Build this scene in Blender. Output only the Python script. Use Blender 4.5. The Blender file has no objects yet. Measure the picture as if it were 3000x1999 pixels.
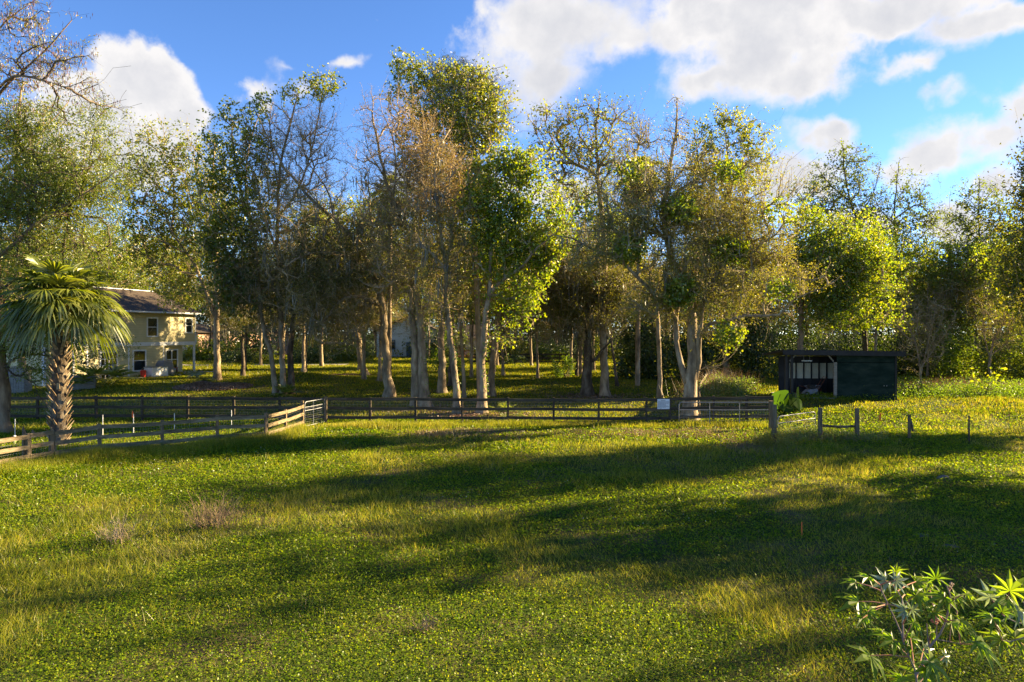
import bpy, math, random
import numpy as np
from math import radians as R, pi

# ------------------------------------------------------------------ setup
sc = bpy.context.scene
COL = sc.collection
H, HY, F = 4.8, 975.0, 2000.0          # eye height (m), horizon row and focal length of the photograph's 3000 px wide frame
cam = bpy.data.cameras.new('camera'); cam_o = bpy.data.objects.new('camera', cam); COL.objects.link(cam_o)
cam_o.location = (0, 0, H); cam_o.rotation_euler = (R(90), 0, 0)
cam.sensor_width = 36; cam.lens = 24; cam.shift_y = -(999.5 - HY) / 3000; cam.clip_start = .1; cam.clip_end = 3000
sc.camera = cam_o
SUN_EL = 21.5; SUN_AZ = 20.0             # degrees above the ground; degrees past due right of the view
sx, sy = math.cos(R(SUN_AZ)), math.sin(R(SUN_AZ))
SUNV = np.array([sx * math.cos(R(SUN_EL)), sy * math.cos(R(SUN_EL)), math.sin(R(SUN_EL))])
sl = bpy.data.lights.new('sun', 'SUN'); so = bpy.data.objects.new('sun', sl); COL.objects.link(so)
sl.energy = 5.0; sl.angle = R(0.55); sl.color = (1.0, 0.78, 0.44)
import mathutils
so.rotation_euler = mathutils.Vector(SUNV).to_track_quat('Z', 'Y').to_euler()
sc.view_settings.view_transform = 'Standard'; sc.view_settings.look = 'None'
sc.view_settings.exposure = 2.45; sc.view_settings.gamma = 1
sc.cycles.max_bounces = 7; sc.cycles.diffuse_bounces = 4; sc.cycles.transmission_bounces = 6
sc.cycles.glossy_bounces = 2; sc.cycles.transparent_max_bounces = 4
sc.cycles.caustics_reflective = False; sc.cycles.caustics_refractive = False
sc.cycles.use_denoising = True
sc.cycles.sample_clamp_indirect = 4
sc.render.film_transparent = False
try: sc.cycles.use_adaptive_sampling = False
except Exception: pass

# ------------------------------------------------------------------ world: Nishita sky with cumulus laid out by compass direction
wo = bpy.data.worlds.new("World"); sc.world = wo; wo.use_nodes = True
nt = wo.node_tree; nt.nodes.clear(); L = nt.links
def wn(t, **k):
    n = nt.nodes.new(t)
    for a, b in k.items(): setattr(n, a, b)
    return n
def wmath(op, a, b=None, c=None, clamp=False):
    n = wn('ShaderNodeMath', operation=op); n.use_clamp = clamp
    for i, v in enumerate((a, b, c)):
        if v is None: continue
        if isinstance(v, (int, float)): n.inputs[i].default_value = v
        else: L.new(v, n.inputs[i])
    return n.outputs[0]
tc = wn('ShaderNodeTexCoord'); GEN = tc.outputs['Generated']
sky = wn('ShaderNodeTexSky', sky_type='NISHITA', sun_disc=False)
sky.sun_elevation = R(SUN_EL); sky.sun_rotation = R(90 - SUN_AZ); sky.air_density = 1.0; sky.altitude = 2500; sky.dust_density = 0.0; sky.ozone_density = 3.2
hs = wn('ShaderNodeHueSaturation'); hs.inputs['Saturation'].default_value = 1.08; hs.inputs['Value'].default_value = 1.0
L.new(sky.outputs[0], hs.inputs['Color'])
bgs = wn('ShaderNodeBackground'); tint = wn('ShaderNodeMix', data_type='RGBA', blend_type='MULTIPLY'); tint.inputs[0].default_value = 1; L.new(hs.outputs[0], tint.inputs[6]); tint.inputs[7].default_value = (.84, .88, 1.0, 1); L.new(tint.outputs[2], bgs.inputs[0]); bgs.inputs[1].default_value = 0.056
sep = wn('ShaderNodeSeparateXYZ'); L.new(GEN, sep.inputs[0])
az = wmath('ARCTAN2', sep.outputs[0], sep.outputs[1]); el = wmath('ARCSINE', sep.outputs[2])
comb = wn('ShaderNodeCombineXYZ'); L.new(az, comb.inputs[0]); L.new(el, comb.inputs[1])
def wnoise(scale, detail, rough, vec=GEN):
    n = wn('ShaderNodeTexNoise'); n.inputs['Scale'].default_value = scale; n.inputs['Detail'].default_value = detail
    n.inputs['Roughness'].default_value = rough; L.new(vec, n.inputs['Vector']); return n
def wwarp(vec, scale, amp, detail=2):
    n = wnoise(scale, detail, .55)
    s = wn('ShaderNodeVectorMath', operation='SUBTRACT'); L.new(n.outputs['Color'], s.inputs[0]); s.inputs[1].default_value = (.5, .5, .5)
    m = wn('ShaderNodeVectorMath', operation='MULTIPLY_ADD'); L.new(s.outputs[0], m.inputs[0]); m.inputs[1].default_value = (amp, amp, 0); L.new(vec, m.inputs[2])
    return m.outputs[0]
q = wwarp(comb.outputs[0], 9, .10, 3); q = wwarp(q, 38, .022, 3)
def wfield(blobs, k=.25):
    acc = None
    for (px, py, rx, ry) in blobs:
        a = math.atan((px - 1500) / F); e = math.atan((HY - py) / F * math.cos(a))
        ra = rx / F * math.cos(a) ** 2; re = ry / F * math.cos(a)
        s = wn('ShaderNodeVectorMath', operation='SUBTRACT'); L.new(q, s.inputs[0]); s.inputs[1].default_value = (a, e, 0)
        m = wn('ShaderNodeVectorMath', operation='MULTIPLY'); L.new(s.outputs[0], m.inputs[0]); m.inputs[1].default_value = (1 / ra, 1 / re, 0)
        l = wn('ShaderNodeVectorMath', operation='LENGTH'); L.new(m.outputs[0], l.inputs[0])
        v = wmath('SUBTRACT', 1.0, l.outputs['Value']); z_ = min(1., (rx * ry) ** .5 / 130); v = wmath('MULTIPLY_ADD', v, z_, (z_ - 1) * .08)
        if acc is None: acc = v
        else:
            n = wn('ShaderNodeMath', operation='SMOOTH_MAX'); L.new(acc, n.inputs[0]); L.new(v, n.inputs[1]); n.inputs[2].default_value = k; acc = n.outputs[0]
    return acc
CL = [(400, 270, 170, 120), (310, 330, 150, 150), (500, 370, 110, 100), (170, 400, 140, 130), (400, 450, 240, 80), (275, 165, 45, 45), (440, 165, 50, 50),
      (735, 240, 85, 34), (840, 185, 45, 24), (1000, 180, 80, 18), (865, 255, 50, 50), (1120, 30, 34, 12),
      (1560, 120, 190, 150), (1700, 60, 260, 130), (1480, 60, 90, 60), (1610, 250, 150, 90), (1560, 330, 60, 40), (2080, 60, 110, 70), (2250, 150, 260, 130), (2330, 250, 150, 80), (2250, 30, 420, 110),
      (2620, 20, 330, 75), (2870, 60, 200, 70), (2860, 130, 60, 35), (2700, 185, 110, 30), (2060, 220, 130, 60),
      (2960, 300, 120, 90), (2720, 430, 150, 90), (2640, 480, 110, 60), (2900, 380, 150, 70), (2400, 390, 150, 45), (2780, 262, 90, 24),
      (2950, 520, 110, 90), (2300, 520, 170, 80), (2480, 640, 200, 50), (1300, 560, 220, 50), (1650, 560, 160, 60), (2950, 430, 120, 30), (2820, 640, 160, 60), (-300, 260, 200, 120), (3500, 240, 300, 120)]
fld = wfield(CL)
fn = wnoise(15, 9, .60)
dens = wmath('ADD', fld, wmath('MULTIPLY', wmath('SUBTRACT', fn.outputs[0], .5), 1.5))
soft = wnoise(4.5, 2, .5)
mr = wn('ShaderNodeMapRange', interpolation_type='SMOOTHSTEP'); L.new(dens, mr.inputs[0]); mr.inputs[1].default_value = -.13; L.new(wmath('MAXIMUM', wmath('MULTIPLY_ADD', soft.outputs[0], 2.4, -.72), .20), mr.inputs[2])
alpha = mr.outputs[0]
# low haze veil of thin cloud towards the horizon
mh = wn('ShaderNodeMapRange', interpolation_type='SMOOTHSTEP'); L.new(el, mh.inputs[0]); mh.inputs[1].default_value = .34; mh.inputs[2].default_value = .0; mh.inputs[3].default_value = 0; mh.inputs[4].default_value = .08
alpha2 = wmath('MAXIMUM', alpha, mh.outputs[0])
shd = wn('ShaderNodeMapRange', interpolation_type='SMOOTHSTEP'); L.new(dens, shd.inputs[0]); shd.inputs[1].default_value = .12; shd.inputs[2].default_value = .75
f2 = wnoise(11, 4, .5)
off = wn('ShaderNodeVectorMath', operation='ADD'); L.new(GEN, off.inputs[0]); off.inputs[1].default_value = (.014, 0, .016)
e1 = wnoise(22, 6, .55, GEN); e2 = wnoise(22, 6, .55, off.outputs[0])
relief = wmath('MULTIPLY', wmath('SUBTRACT', e2.outputs[0], e1.outputs[0]), 1.5)
shade = wmath('ADD', wmath('MULTIPLY', shd.outputs[0], wmath('MULTIPLY_ADD', f2.outputs[0], 1.2, .08)), relief, clamp=True)
cc = wn('ShaderNodeMix', data_type='RGBA'); L.new(shade, cc.inputs[0]); cc.inputs[6].default_value = (.95, .93, .93, 1); cc.inputs[7].default_value = (.70, .71, .76, 1)
bgc = wn('ShaderNodeBackground'); L.new(cc.outputs[2], bgc.inputs[0]); bgc.inputs[1].default_value = 0.188
mx = wn('ShaderNodeMixShader'); L.new(alpha2, mx.inputs[0]); L.new(bgs.outputs[0], mx.inputs[1]); L.new(bgc.outputs[0], mx.inputs[2])
ow = wn('ShaderNodeOutputWorld'); L.new(mx.outputs[0], ow.inputs[0])

# ------------------------------------------------------------------ helpers
def sstep(a, b, x):
    t = np.clip((np.asarray(x, float) - a) / (b - a), 0, 1); return t * t * (3 - 2 * t)
_rg = np.random.default_rng(5); _tab = _rg.random((256, 256))
def vnoise(x, y, s):
    x = np.asarray(x, float) / s + 100; y = np.asarray(y, float) / s + 100
    xi = np.floor(x).astype(int); yi = np.floor(y).astype(int); fx = x - xi; fy = y - yi
    fx = fx * fx * (3 - 2 * fx); fy = fy * fy * (3 - 2 * fy)
    g = lambda a, b: _tab[a % 256, b % 256]
    return (g(xi, yi) * (1 - fx) + g(xi + 1, yi) * fx) * (1 - fy) + (g(xi, yi + 1) * (1 - fx) + g(xi + 1, yi + 1) * fx) * fy
def fbm(x, y, s): return .55 * vnoise(x, y, s) + .3 * vnoise(x + 31, y + 17, s / 2.1) + .15 * vnoise(x + 7, y + 53, s / 4.3)
def gh(x, y):
    x = np.asarray(x, float); y = np.asarray(y, float)
    w = sstep(6, 15, x)
    a = .9 * sstep(38, 56, y); b = .84 * sstep(33.5, 41, y)
    z = a * (1 - w) + b * w
    z = z + .55 * np.exp(-(((x + 18) / 3.6) ** 2 + ((y - 57) / 2.6) ** 2))
    z = z + (.10 * (fbm(x, y, 5) - .5) + .05 * (vnoise(x, y, 1.3) - .5)) * sstep(2, 8, y)
    return z
def ghf(x, y): return float(gh(x, y))
def W(px, py, Y): return np.array([(px - 1500) / F * Y, Y, H - (py - HY) / F * Y])
def G(px, py):
    Y = 30.
    for _ in range(40):
        g = ghf((px - 1500) / F * Y, Y); Y = .5 * Y + .5 * (H - g) * F / (py - HY)
    return np.array([(px - 1500) / F * Y, Y, ghf((px - 1500) / F * Y, Y)])

class MB:
    """collects vertices and faces (quads, triangles) and links them as ONE mesh object"""
    def __init__(s): s.v = []; s.q = []; s.t = []; s.qr = []; s.tr = []; s.qm = []; s.tm = []; s.n = 0
    def add(s, v, q=None, t=None, rq=None, rt=None, m=0):
        v = np.asarray(v, float).reshape(-1, 3); s.v.append(v)
        if q is not None and len(q):
            q = np.asarray(q, int).reshape(-1, 4) + s.n; s.q.append(q); s.qr.append(np.full(len(q), .5) if rq is None else rq); s.qm.append(np.full(len(q), m))
        if t is not None and len(t):
            t = np.asarray(t, int).reshape(-1, 3) + s.n; s.t.append(t); s.tr.append(np.full(len(t), .5) if rt is None else rt); s.tm.append(np.full(len(t), m))
        s.n += len(v); return s
    BQ = [[0, 1, 3, 2], [4, 6, 7, 5], [0, 4, 5, 1], [2, 3, 7, 6], [0, 2, 6, 4], [1, 5, 7, 3]]
    def box(s, x0, x1, y0, y1, z0, z1, m=0):
        v = [(x, y, z) for x in (x0, x1) for y in (y0, y1) for z in (z0, z1)]
        return s.add(v, s.BQ, m=m, rq=np.full(6, random.random()))
    def beam(s, a, b, w, h, up=(0, 0, 1), m=0):
        a = np.asarray(a, float); b = np.asarray(b, float); d = b - a; d /= np.linalg.norm(d) + 1e-9
        up = np.asarray(up, float); sd = np.cross(d, up)
        if np.linalg.norm(sd) < 1e-4: sd = np.array([1., 0, 0])
        sd /= np.linalg.norm(sd); u = np.cross(sd, d)
        v = [p + sd * i * w / 2 + u * j * h / 2 for p in (a, b) for i in (-1, 1) for j in (-1, 1)]
        return s.add(v, s.BQ, m=m, rq=np.full(6, random.random()))
    def tubes(s, P, Rr, S=6, cap=False, m=0, rnd=None):
        """P (B,K,3), Rr (B,K)"""
        P = np.asarray(P, float); Rr = np.asarray(Rr, float)
        if P.ndim == 2: P = P[None]; Rr = Rr[None]
        B, K, _ = P.shape
        T = np.gradient(P, axis=1); T /= np.linalg.norm(T, axis=2, keepdims=True) + 1e-9
        o = P[:, -1] - P[:, 0]; ax = np.zeros((B, 3)); ax[np.arange(B), np.argmin(np.abs(o), axis=1)] = 1
        U = np.cross(T, ax[:, None, :]); U /= np.linalg.norm(U, axis=2, keepdims=True) + 1e-9
        Vv = np.cross(T, U); an = np.arange(S) * 2 * pi / S
        V = P[:, :, None, :] + Rr[:, :, None, None] * (np.cos(an)[None, None, :, None] * U[:, :, None, :] + np.sin(an)[None, None, :, None] * Vv[:, :, None, :])
        idx = np.arange(B * K * S).reshape(B, K, S)
        a = idx[:, :-1]; b = idx[:, 1:]
        q = np.stack([a, np.roll(a, -1, 2), np.roll(b, -1, 2), b], -1).reshape(-1, 4)
        r = np.full(len(q), .5) if rnd is None else np.repeat(rnd, (K - 1) * S)
        tt = None
        if cap:
            V = V.reshape(-1, 3); c = P[:, -1] + T[:, -1] * Rr[:, -1:] * .3
            ci = len(V) + np.arange(B); V = np.vstack([V, c]); e = idx[:, -1]
            tt = np.stack([e, np.roll(e, -1, 1), np.repeat(ci[:, None], S, 1)], -1).reshape(-1, 3)
            return s.add(V, q, tt, rq=r, m=m)
        return s.add(V.reshape(-1, 3), q, rq=r, m=m)
    def leaves(s, rng, c, ax, Ln, Wd, rnd, fold=.25, m=0, droop=0.):
        """rhombic leaves: centre c (N,3), axis ax (N,3)"""
        N = len(c); ax = ax / (np.linalg.norm(ax, axis=1, keepdims=True) + 1e-9)
        r = rng.normal(size=(N, 3)); sd = np.cross(ax, r); sd /= np.linalg.norm(sd, axis=1, keepdims=True) + 1e-9
        nm = np.cross(ax, sd); Ln = np.broadcast_to(Ln, N)[:, None]; Wd = np.broadcast_to(Wd, N)[:, None]
        b = c - ax * Ln * .5; tp = c + ax * Ln * .5; tp[:, 2] -= droop * Ln[:, 0]
        l = c - ax * Ln * .08 + sd * Wd * .5 + nm * Wd * fold; rr = c - ax * Ln * .08 - sd * Wd * .5 + nm * Wd * fold
        V = np.stack([b, l, tp, rr], 1).reshape(-1, 3); q = np.arange(4 * N).reshape(N, 4)
        return s.add(V, q, rq=rnd, m=m)
    def build(s, name, mats, parent=None, smooth=False, loc=None):
        me = bpy.data.meshes.new(name)
        if not isinstance(mats, (list, tuple)): mats = [mats]
        for m in mats: me.materials.append(m)
        V = np.concatenate(s.v) if s.v else np.zeros((0, 3))
        if loc is not None: V = V - np.asarray(loc, float)
        q = np.concatenate(s.q) if s.q else np.zeros((0, 4), int); t = np.concatenate(s.t) if s.t else np.zeros((0, 3), int)
        me.vertices.add(len(V)); me.vertices.foreach_set('co', V.astype(np.float32).ravel())
        nl = q.size + t.size; me.loops.add(nl); me.loops.foreach_set('vertex_index', np.concatenate([q.ravel(), t.ravel()]).astype(np.int32))
        me.polygons.add(len(q) + len(t))
        st = np.concatenate([np.arange(len(q)) * 4, q.size + np.arange(len(t)) * 3]).astype(np.int32)
        me.polygons.foreach_set('loop_start', st)
        rn = np.concatenate(s.qr + s.tr) if (s.qr or s.tr) else np.zeros(0)
        mi = np.concatenate(s.qm + s.tm) if (s.qm or s.tm) else np.zeros(0)
        if len(mats) > 1: me.polygons.foreach_set('material_index', mi.astype(np.int32))
        me.update(calc_edges=True)
        at = me.attributes.new('rnd', 'FLOAT', 'FACE'); at.data.foreach_set('value', rn.astype(np.float32))
        me.polygons.foreach_set('use_smooth', np.full(len(me.polygons), bool(smooth)))
        o = bpy.data.objects.new(name, me); COL.objects.link(o)
        if parent is not None: o.parent = parent
        return o
def tag(o, label=None, cat=None, group=None, kind=None):
    if label: o['label'] = label
    if cat: o['category'] = cat
    if group: o['group'] = group
    if kind: o['kind'] = kind
    return o
def thing(name, loc, label, cat, group=None, rz=0):
    o = bpy.data.objects.new(name, None); COL.objects.link(o); o.location = [float(v) for v in loc]; o.rotation_euler = (0, 0, rz)
    o.empty_display_size = .3
    return tag(o, label, cat, group)

# ------------------------------------------------------------------ materials
def newmat(name):
    m = bpy.data.materials.new(name); m.use_nodes = True; m.node_tree.nodes.clear(); return m, m.node_tree
def N_(nt, t, **k):
    n = nt.nodes.new(t)
    for a, b in k.items(): setattr(n, a, b)
    return n
def ramp(nt, fac, cols, pos=None):
    r = N_(nt, 'ShaderNodeValToRGB'); e = r.color_ramp.elements
    pos = pos or [i / (len(cols) - 1) for i in range(len(cols))]
    while len(e) < len(cols): e.new(.5)
    for i, c in enumerate(cols): e[i].position = pos[i]; e[i].color = (*c, 1)
    nt.links.new(fac, r.inputs[0]); return r.outputs[0]
def leafmat(name, cols, tr=.45, tcol=None, noise=.5, gl=.05, nscale=.45):
    """leaf: reflects and lets light through; colour varies leaf by leaf and clump by clump"""
    m, t = newmat(name); l = t.links
    at = N_(t, 'ShaderNodeAttribute', attribute_name='rnd')
    tcn = N_(t, 'ShaderNodeNewGeometry'); nz = N_(t, 'ShaderNodeTexNoise'); nz.inputs['Scale'].default_value = nscale; nz.inputs['Detail'].default_value = 2
    l.new(tcn.outputs['Position'], nz.inputs['Vector'])
    a = N_(t, 'ShaderNodeMath', operation='MULTIPLY_ADD'); l.new(nz.outputs[0], a.inputs[0]); a.inputs[1].default_value = noise * 2; a.inputs[2].default_value = -noise
    b = N_(t, 'ShaderNodeMath', operation='ADD'); b.use_clamp = True; l.new(a.outputs[0], b.inputs[0]); l.new(at.outputs['Fac'], b.inputs[1])
    c = ramp(t, b.outputs[0], cols)
    d = N_(t, 'ShaderNodeBsdfDiffuse'); l.new(c, d.inputs[0])
    tl = N_(t, 'ShaderNodeBsdfTranslucent')
    mc = N_(t, 'ShaderNodeMix', data_type='RGBA', blend_type='MULTIPLY'); mc.inputs[0].default_value = 1; l.new(c, mc.inputs[6]); mc.inputs[7].default_value = (*(tcol or (1.9, 1.8, .5)), 1)
    l.new(mc.outputs[2], tl.inputs[0])
    ms = N_(t, 'ShaderNodeMixShader'); ms.inputs[0].default_value = tr; l.new(d.outputs[0], ms.inputs[1]); l.new(tl.outputs[0], ms.inputs[2])
    g = N_(t, 'ShaderNodeBsdfGlossy'); g.inputs['Roughness'].default_value = .42; g.inputs[0].default_value = (.9, .9, .9, 1)
    m2 = N_(t, 'ShaderNodeMixShader'); m2.inputs[0].default_value = gl; l.new(ms.outputs[0], m2.inputs[1]); l.new(g.outputs[0], m2.inputs[2])
    o = N_(t, 'ShaderNodeOutputMaterial'); l.new(m2.outputs[0], o.inputs[0]); return m
def surf(name, cols, scale=4., stretch=(1, 1, 1), rough=.85, bump=.3, bscale=None, detail=5, spec=.25, metal=0, coord='Position', rndmix=.0, bdist=.02):
    m, t = newmat(name); l = t.links
    if coord == 'Position': src = N_(t, 'ShaderNodeNewGeometry').outputs['Position']
    else: src = N_(t, 'ShaderNodeTexCoord').outputs['Object']
    mp = N_(t, 'ShaderNodeMapping'); mp.inputs['Scale'].default_value = stretch; l.new(src, mp.inputs[0])
    nz = N_(t, 'ShaderNodeTexNoise'); nz.inputs['Scale'].default_value = scale; nz.inputs['Detail'].default_value = detail; nz.inputs['Roughness'].default_value = .62
    l.new(mp.outputs[0], nz.inputs['Vector'])
    fac = nz.outputs[0]
    cr = N_(t, 'ShaderNodeMapRange'); l.new(fac, cr.inputs[0]); cr.inputs[1].default_value = .3; cr.inputs[2].default_value = .7
    fac = cr.outputs[0]
    if rndmix:
        at = N_(t, 'ShaderNodeAttribute', attribute_name='rnd')
        a = N_(t, 'ShaderNodeMath', operation='MULTIPLY_ADD'); l.new(at.outputs['Fac'], a.inputs[0]); a.inputs[1].default_value = rndmix; a.inputs[2].default_value = -rndmix / 2
        b = N_(t, 'ShaderNodeMath', operation='ADD'); b.use_clamp = True; l.new(a.outputs[0], b.inputs[0]); l.new(fac, b.inputs[1]); fac = b.outputs[0]
    c = ramp(t, fac, cols)
    p = N_(t, 'ShaderNodeBsdfPrincipled'); l.new(c, p.inputs['Base Color']); p.inputs['Roughness'].default_value = rough; p.inputs['Metallic'].default_value = metal
    p.inputs['Specular IOR Level'].default_value = spec
    if bump:
        n2 = N_(t, 'ShaderNodeTexNoise'); n2.inputs['Scale'].default_value = bscale or scale * 3; n2.inputs['Detail'].default_value = 4; l.new(mp.outputs[0], n2.inputs['Vector'])
        bp = N_(t, 'ShaderNodeBump'); bp.inputs['Strength'].default_value = bump; bp.inputs['Distance'].default_value = bdist; l.new(n2.outputs[0], bp.inputs['Height']); l.new(bp.outputs[0], p.inputs['Normal'])
    o = N_(t, 'ShaderNodeOutputMaterial'); l.new(p.outputs[0], o.inputs[0]); return m
M = {}
M['bark_grey'] = surf('bark_grey', [(.09, .062, .036), (.25, .18, .105), (.42, .33, .21)], 3, (1, 1, .35), bump=.8, bscale=14, bdist=.05)
M['bark_dark'] = surf('bark_dark', [(.03, .021, .013), (.085, .062, .04), (.18, .15, .11)], 3, (1, 1, .4), bump=.8, bscale=14, bdist=.05)
M['bark_tan'] = surf('bark_tan', [(.08, .05, .03), (.20, .135, .08), (.32, .24, .15)], 3, (1, 1, .3), bump=.7, bscale=16, bdist=.04)
M['twig_red'] = surf('twig_red', [(.17, .12, .07), (.31, .23, .14), (.42, .34, .24)], 3, bump=0)
M['twig_grey'] = surf('twig_grey', [(.14, .10, .045), (.30, .22, .11), (.44, .35, .21)], 2, bump=0)
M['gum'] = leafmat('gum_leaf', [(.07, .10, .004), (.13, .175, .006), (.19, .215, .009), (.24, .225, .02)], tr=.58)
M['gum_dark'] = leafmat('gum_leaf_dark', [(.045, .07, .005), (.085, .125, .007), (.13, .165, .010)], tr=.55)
M['bright'] = leafmat('bright_leaf', [(.07, .125, .003), (.14, .21, .005), (.20, .25, .008), (.25, .25, .015)], tr=.55)
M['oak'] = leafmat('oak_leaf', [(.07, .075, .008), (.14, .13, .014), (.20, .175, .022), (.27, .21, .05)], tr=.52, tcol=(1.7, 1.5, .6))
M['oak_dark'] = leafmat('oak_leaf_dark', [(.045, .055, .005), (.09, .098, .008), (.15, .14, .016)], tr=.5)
M['bud'] = leafmat('red_bud', [(.19, .125, .02), (.32, .225, .04), (.38, .30, .06), (.22, .24, .03)], tr=.4, tcol=(1.5, 1.2, .7))
M['olive'] = leafmat('olive_bud', [(.11, .11, .010), (.19, .18, .016), (.28, .25, .03), (.16, .20, .012)], tr=.5, tcol=(1.6, 1.5, .6))
M['pine'] = leafmat('pine_needle', [(.022, .036, .018), (.05, .065, .030), (.085, .095, .045)], tr=.15, tcol=(1.2, 1.2, .8))
M['cypress'] = leafmat('cypress_leaf', [(.07, .11, .005), (.13, .175, .008), (.20, .22, .014)], tr=.5)
M['moss'] = leafmat('spanish_moss', [(.10, .095, .065), (.17, .16, .115), (.25, .235, .17)], tr=.35, tcol=(1.2, 1.1, .9))
M['catkin'] = leafmat('catkin', [(.08, .02, .012), (.14, .045, .025), (.10, .05, .03)], tr=.15, tcol=(1.3, 1, .8))
M['palm'] = leafmat('palm_frond', [(.06, .085, .008), (.13, .16, .015), (.22, .23, .035)], tr=.45, tcol=(1.6, 1.6, .4), gl=.07)
M['palm_dry'] = leafmat('palm_dry', [(.07, .05, .025), (.14, .10, .05), (.21, .16, .09)], tr=.3, tcol=(1.3, 1.1, .8))
M['clover'] = leafmat('clover', [(.042, .085, .002), (.095, .165, .003), (.165, .235, .005), (.24, .26, .012)], tr=.5, noise=.65, nscale=.5, gl=.015)
M['grass'] = leafmat('grass', [(.07, .10, .007), (.15, .175, .014), (.24, .245, .03), (.34, .295, .08)], tr=.5, noise=.7, nscale=.33, gl=.015)
M['lawn'] = leafmat('lawn_grass', [(.06, .095, .004), (.12, .15, .007), (.18, .19, .012), (.27, .215, .045)], tr=.5, noise=.3, nscale=.4, gl=.012)
M['dry'] = leafmat('dry_grass', [(.13, .09, .045), (.21, .155, .08), (.29, .22, .12)], tr=.3, tcol=(1.3, 1.1, .8))
M['litter'] = leafmat('leaf_litter', [(.09, .045, .022), (.17, .10, .055), (.28, .18, .11)], tr=.15, tcol=(1.2, 1, .8))
M['flower'] = leafmat('clover_flower', [(.55, .52, .45), (.75, .74, .68)], tr=.3, tcol=(1, 1, 1))
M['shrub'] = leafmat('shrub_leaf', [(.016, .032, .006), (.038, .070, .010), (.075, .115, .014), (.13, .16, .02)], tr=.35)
M['vine'] = leafmat('vine_leaf', [(.06, .11, .008), (.11, .18, .011), (.16, .22, .016)], tr=.5)
M['castor'] = leafmat('castor_leaf', [(.085, .14, .006), (.13, .20, .008), (.19, .24, .012)], tr=.6, tcol=(1.7, 1.8, .3), gl=.03, noise=.2)
M['castor_pale'] = leafmat('castor_pale', [(.20, .25, .12), (.28, .31, .17)], tr=.35, tcol=(1.2, 1.3, .7), gl=.10)
M['castor_stem'] = surf('castor_stem', [(.10, .08, .075), (.19, .15, .14), (.24, .15, .12)], 6, bump=.1)
M['castor_red'] = surf('castor_petiole', [(.30, .09, .06), (.38, .17, .11), (.34, .26, .16)], 8, bump=0)
M['wood'] = surf('weathered_wood', [(.085, .062, .034), (.175, .130, .072), (.29, .225, .135)], 3, (1, 1, 7), bump=.5, bscale=16, rndmix=.4)
M['wood_dark'] = surf('dark_fence_wood', [(.030, .024, .016), (.060, .046, .030), (.11, .085, .055)], 3, (.6, .6, 7), bump=.5, bscale=16, rndmix=.4)
M['post_wood'] = surf('post_wood', [(.075, .052, .03), (.15, .108, .062), (.23, .17, .10)], 4, (5, 5, .5), bump=.5, bscale=10)
M['galv'] = surf('galvanised_steel', [(.14, .145, .15), (.25, .255, .26)], 8, rough=.6, bump=.1, metal=.3, spec=.5)
M['wire'] = surf('wire', [(.22, .21, .19), (.36, .34, .30)], 8, rough=.5, metal=.5, bump=0)
M['pvc'] = surf('white_pvc', [(.62, .60, .55), (.78, .77, .73)], 6, rough=.5, bump=0)
M['orange'] = surf('orange_plastic', [(.70, .13, .03), (.85, .20, .04)], 6, rough=.5, bump=0)
M['white_trim'] = surf('white_trim', [(.62, .62, .62), (.78, .78, .78)], 2, rough=.6, bump=.1)
M['black'] = surf('black_paint', [(.012, .012, .013), (.03, .03, .032)], 2, rough=.5, bump=.2)
M['dark_green'] = surf('dark_green_board', [(.006, .016, .013), (.014, .028, .023), (.030, .045, .036)], 1.2, (1, 1, 2.5), spec=.08, rough=.85, bump=.25, bscale=9)
M['greywood'] = surf('grey_wood', [(.15, .14, .12), (.27, .25, .21)], 3, (1, 1, 5), bump=.3)
M['concrete'] = surf('concrete', [(.26, .25, .235), (.38, .365, .34), (.48, .46, .43)], 2.5, bump=.3)
M['canvas'] = surf('grey_cover', [(.16, .16, .165), (.25, .25, .255)], 2, rough=.7, bump=.4, bscale=5)
M['red'] = surf('red_paint', [(.42, .03, .02), (.55, .05, .03)], 2, rough=.4, bump=0)
M['blue'] = surf('blue_plastic', [(.03, .04, .28), (.05, .07, .40)], 2, rough=.5, bump=0)
M['brown_wood'] = surf('brown_red_wood', [(.13, .04, .025), (.22, .08, .045)], 3, bump=.2)
M['glass'] = surf('window_glass', [(.010, .014, .014), (.022, .028, .028)], 1.5, rough=.06, bump=0, spec=.8)
M['sign'] = surf('sign_white', [(.55, .56, .56), (.72, .73, .74)], 3, rough=.55, bump=0)
M['ink'] = surf('faded_ink', [(.06, .06, .07), (.16, .16, .17)], 10, rough=.7, bump=0)
M['rock'] = surf('rock', [(.07, .06, .05), (.16, .14, .12)], 3, bump=.8)
M['road'] = surf('drive_gravel', [(.30, .26, .22), (.42, .37, .32)], 4, bump=.3)
M['slate_blue'] = surf('blue_door_paint', [(.07, .11, .17), (.10, .15, .22)], 3, rough=.5, bump=0)
M['deck_red'] = surf('red_brown_deck', [(.20, .07, .035), (.32, .13, .06)], 3, (6, 1, 1), bump=.2)
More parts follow.
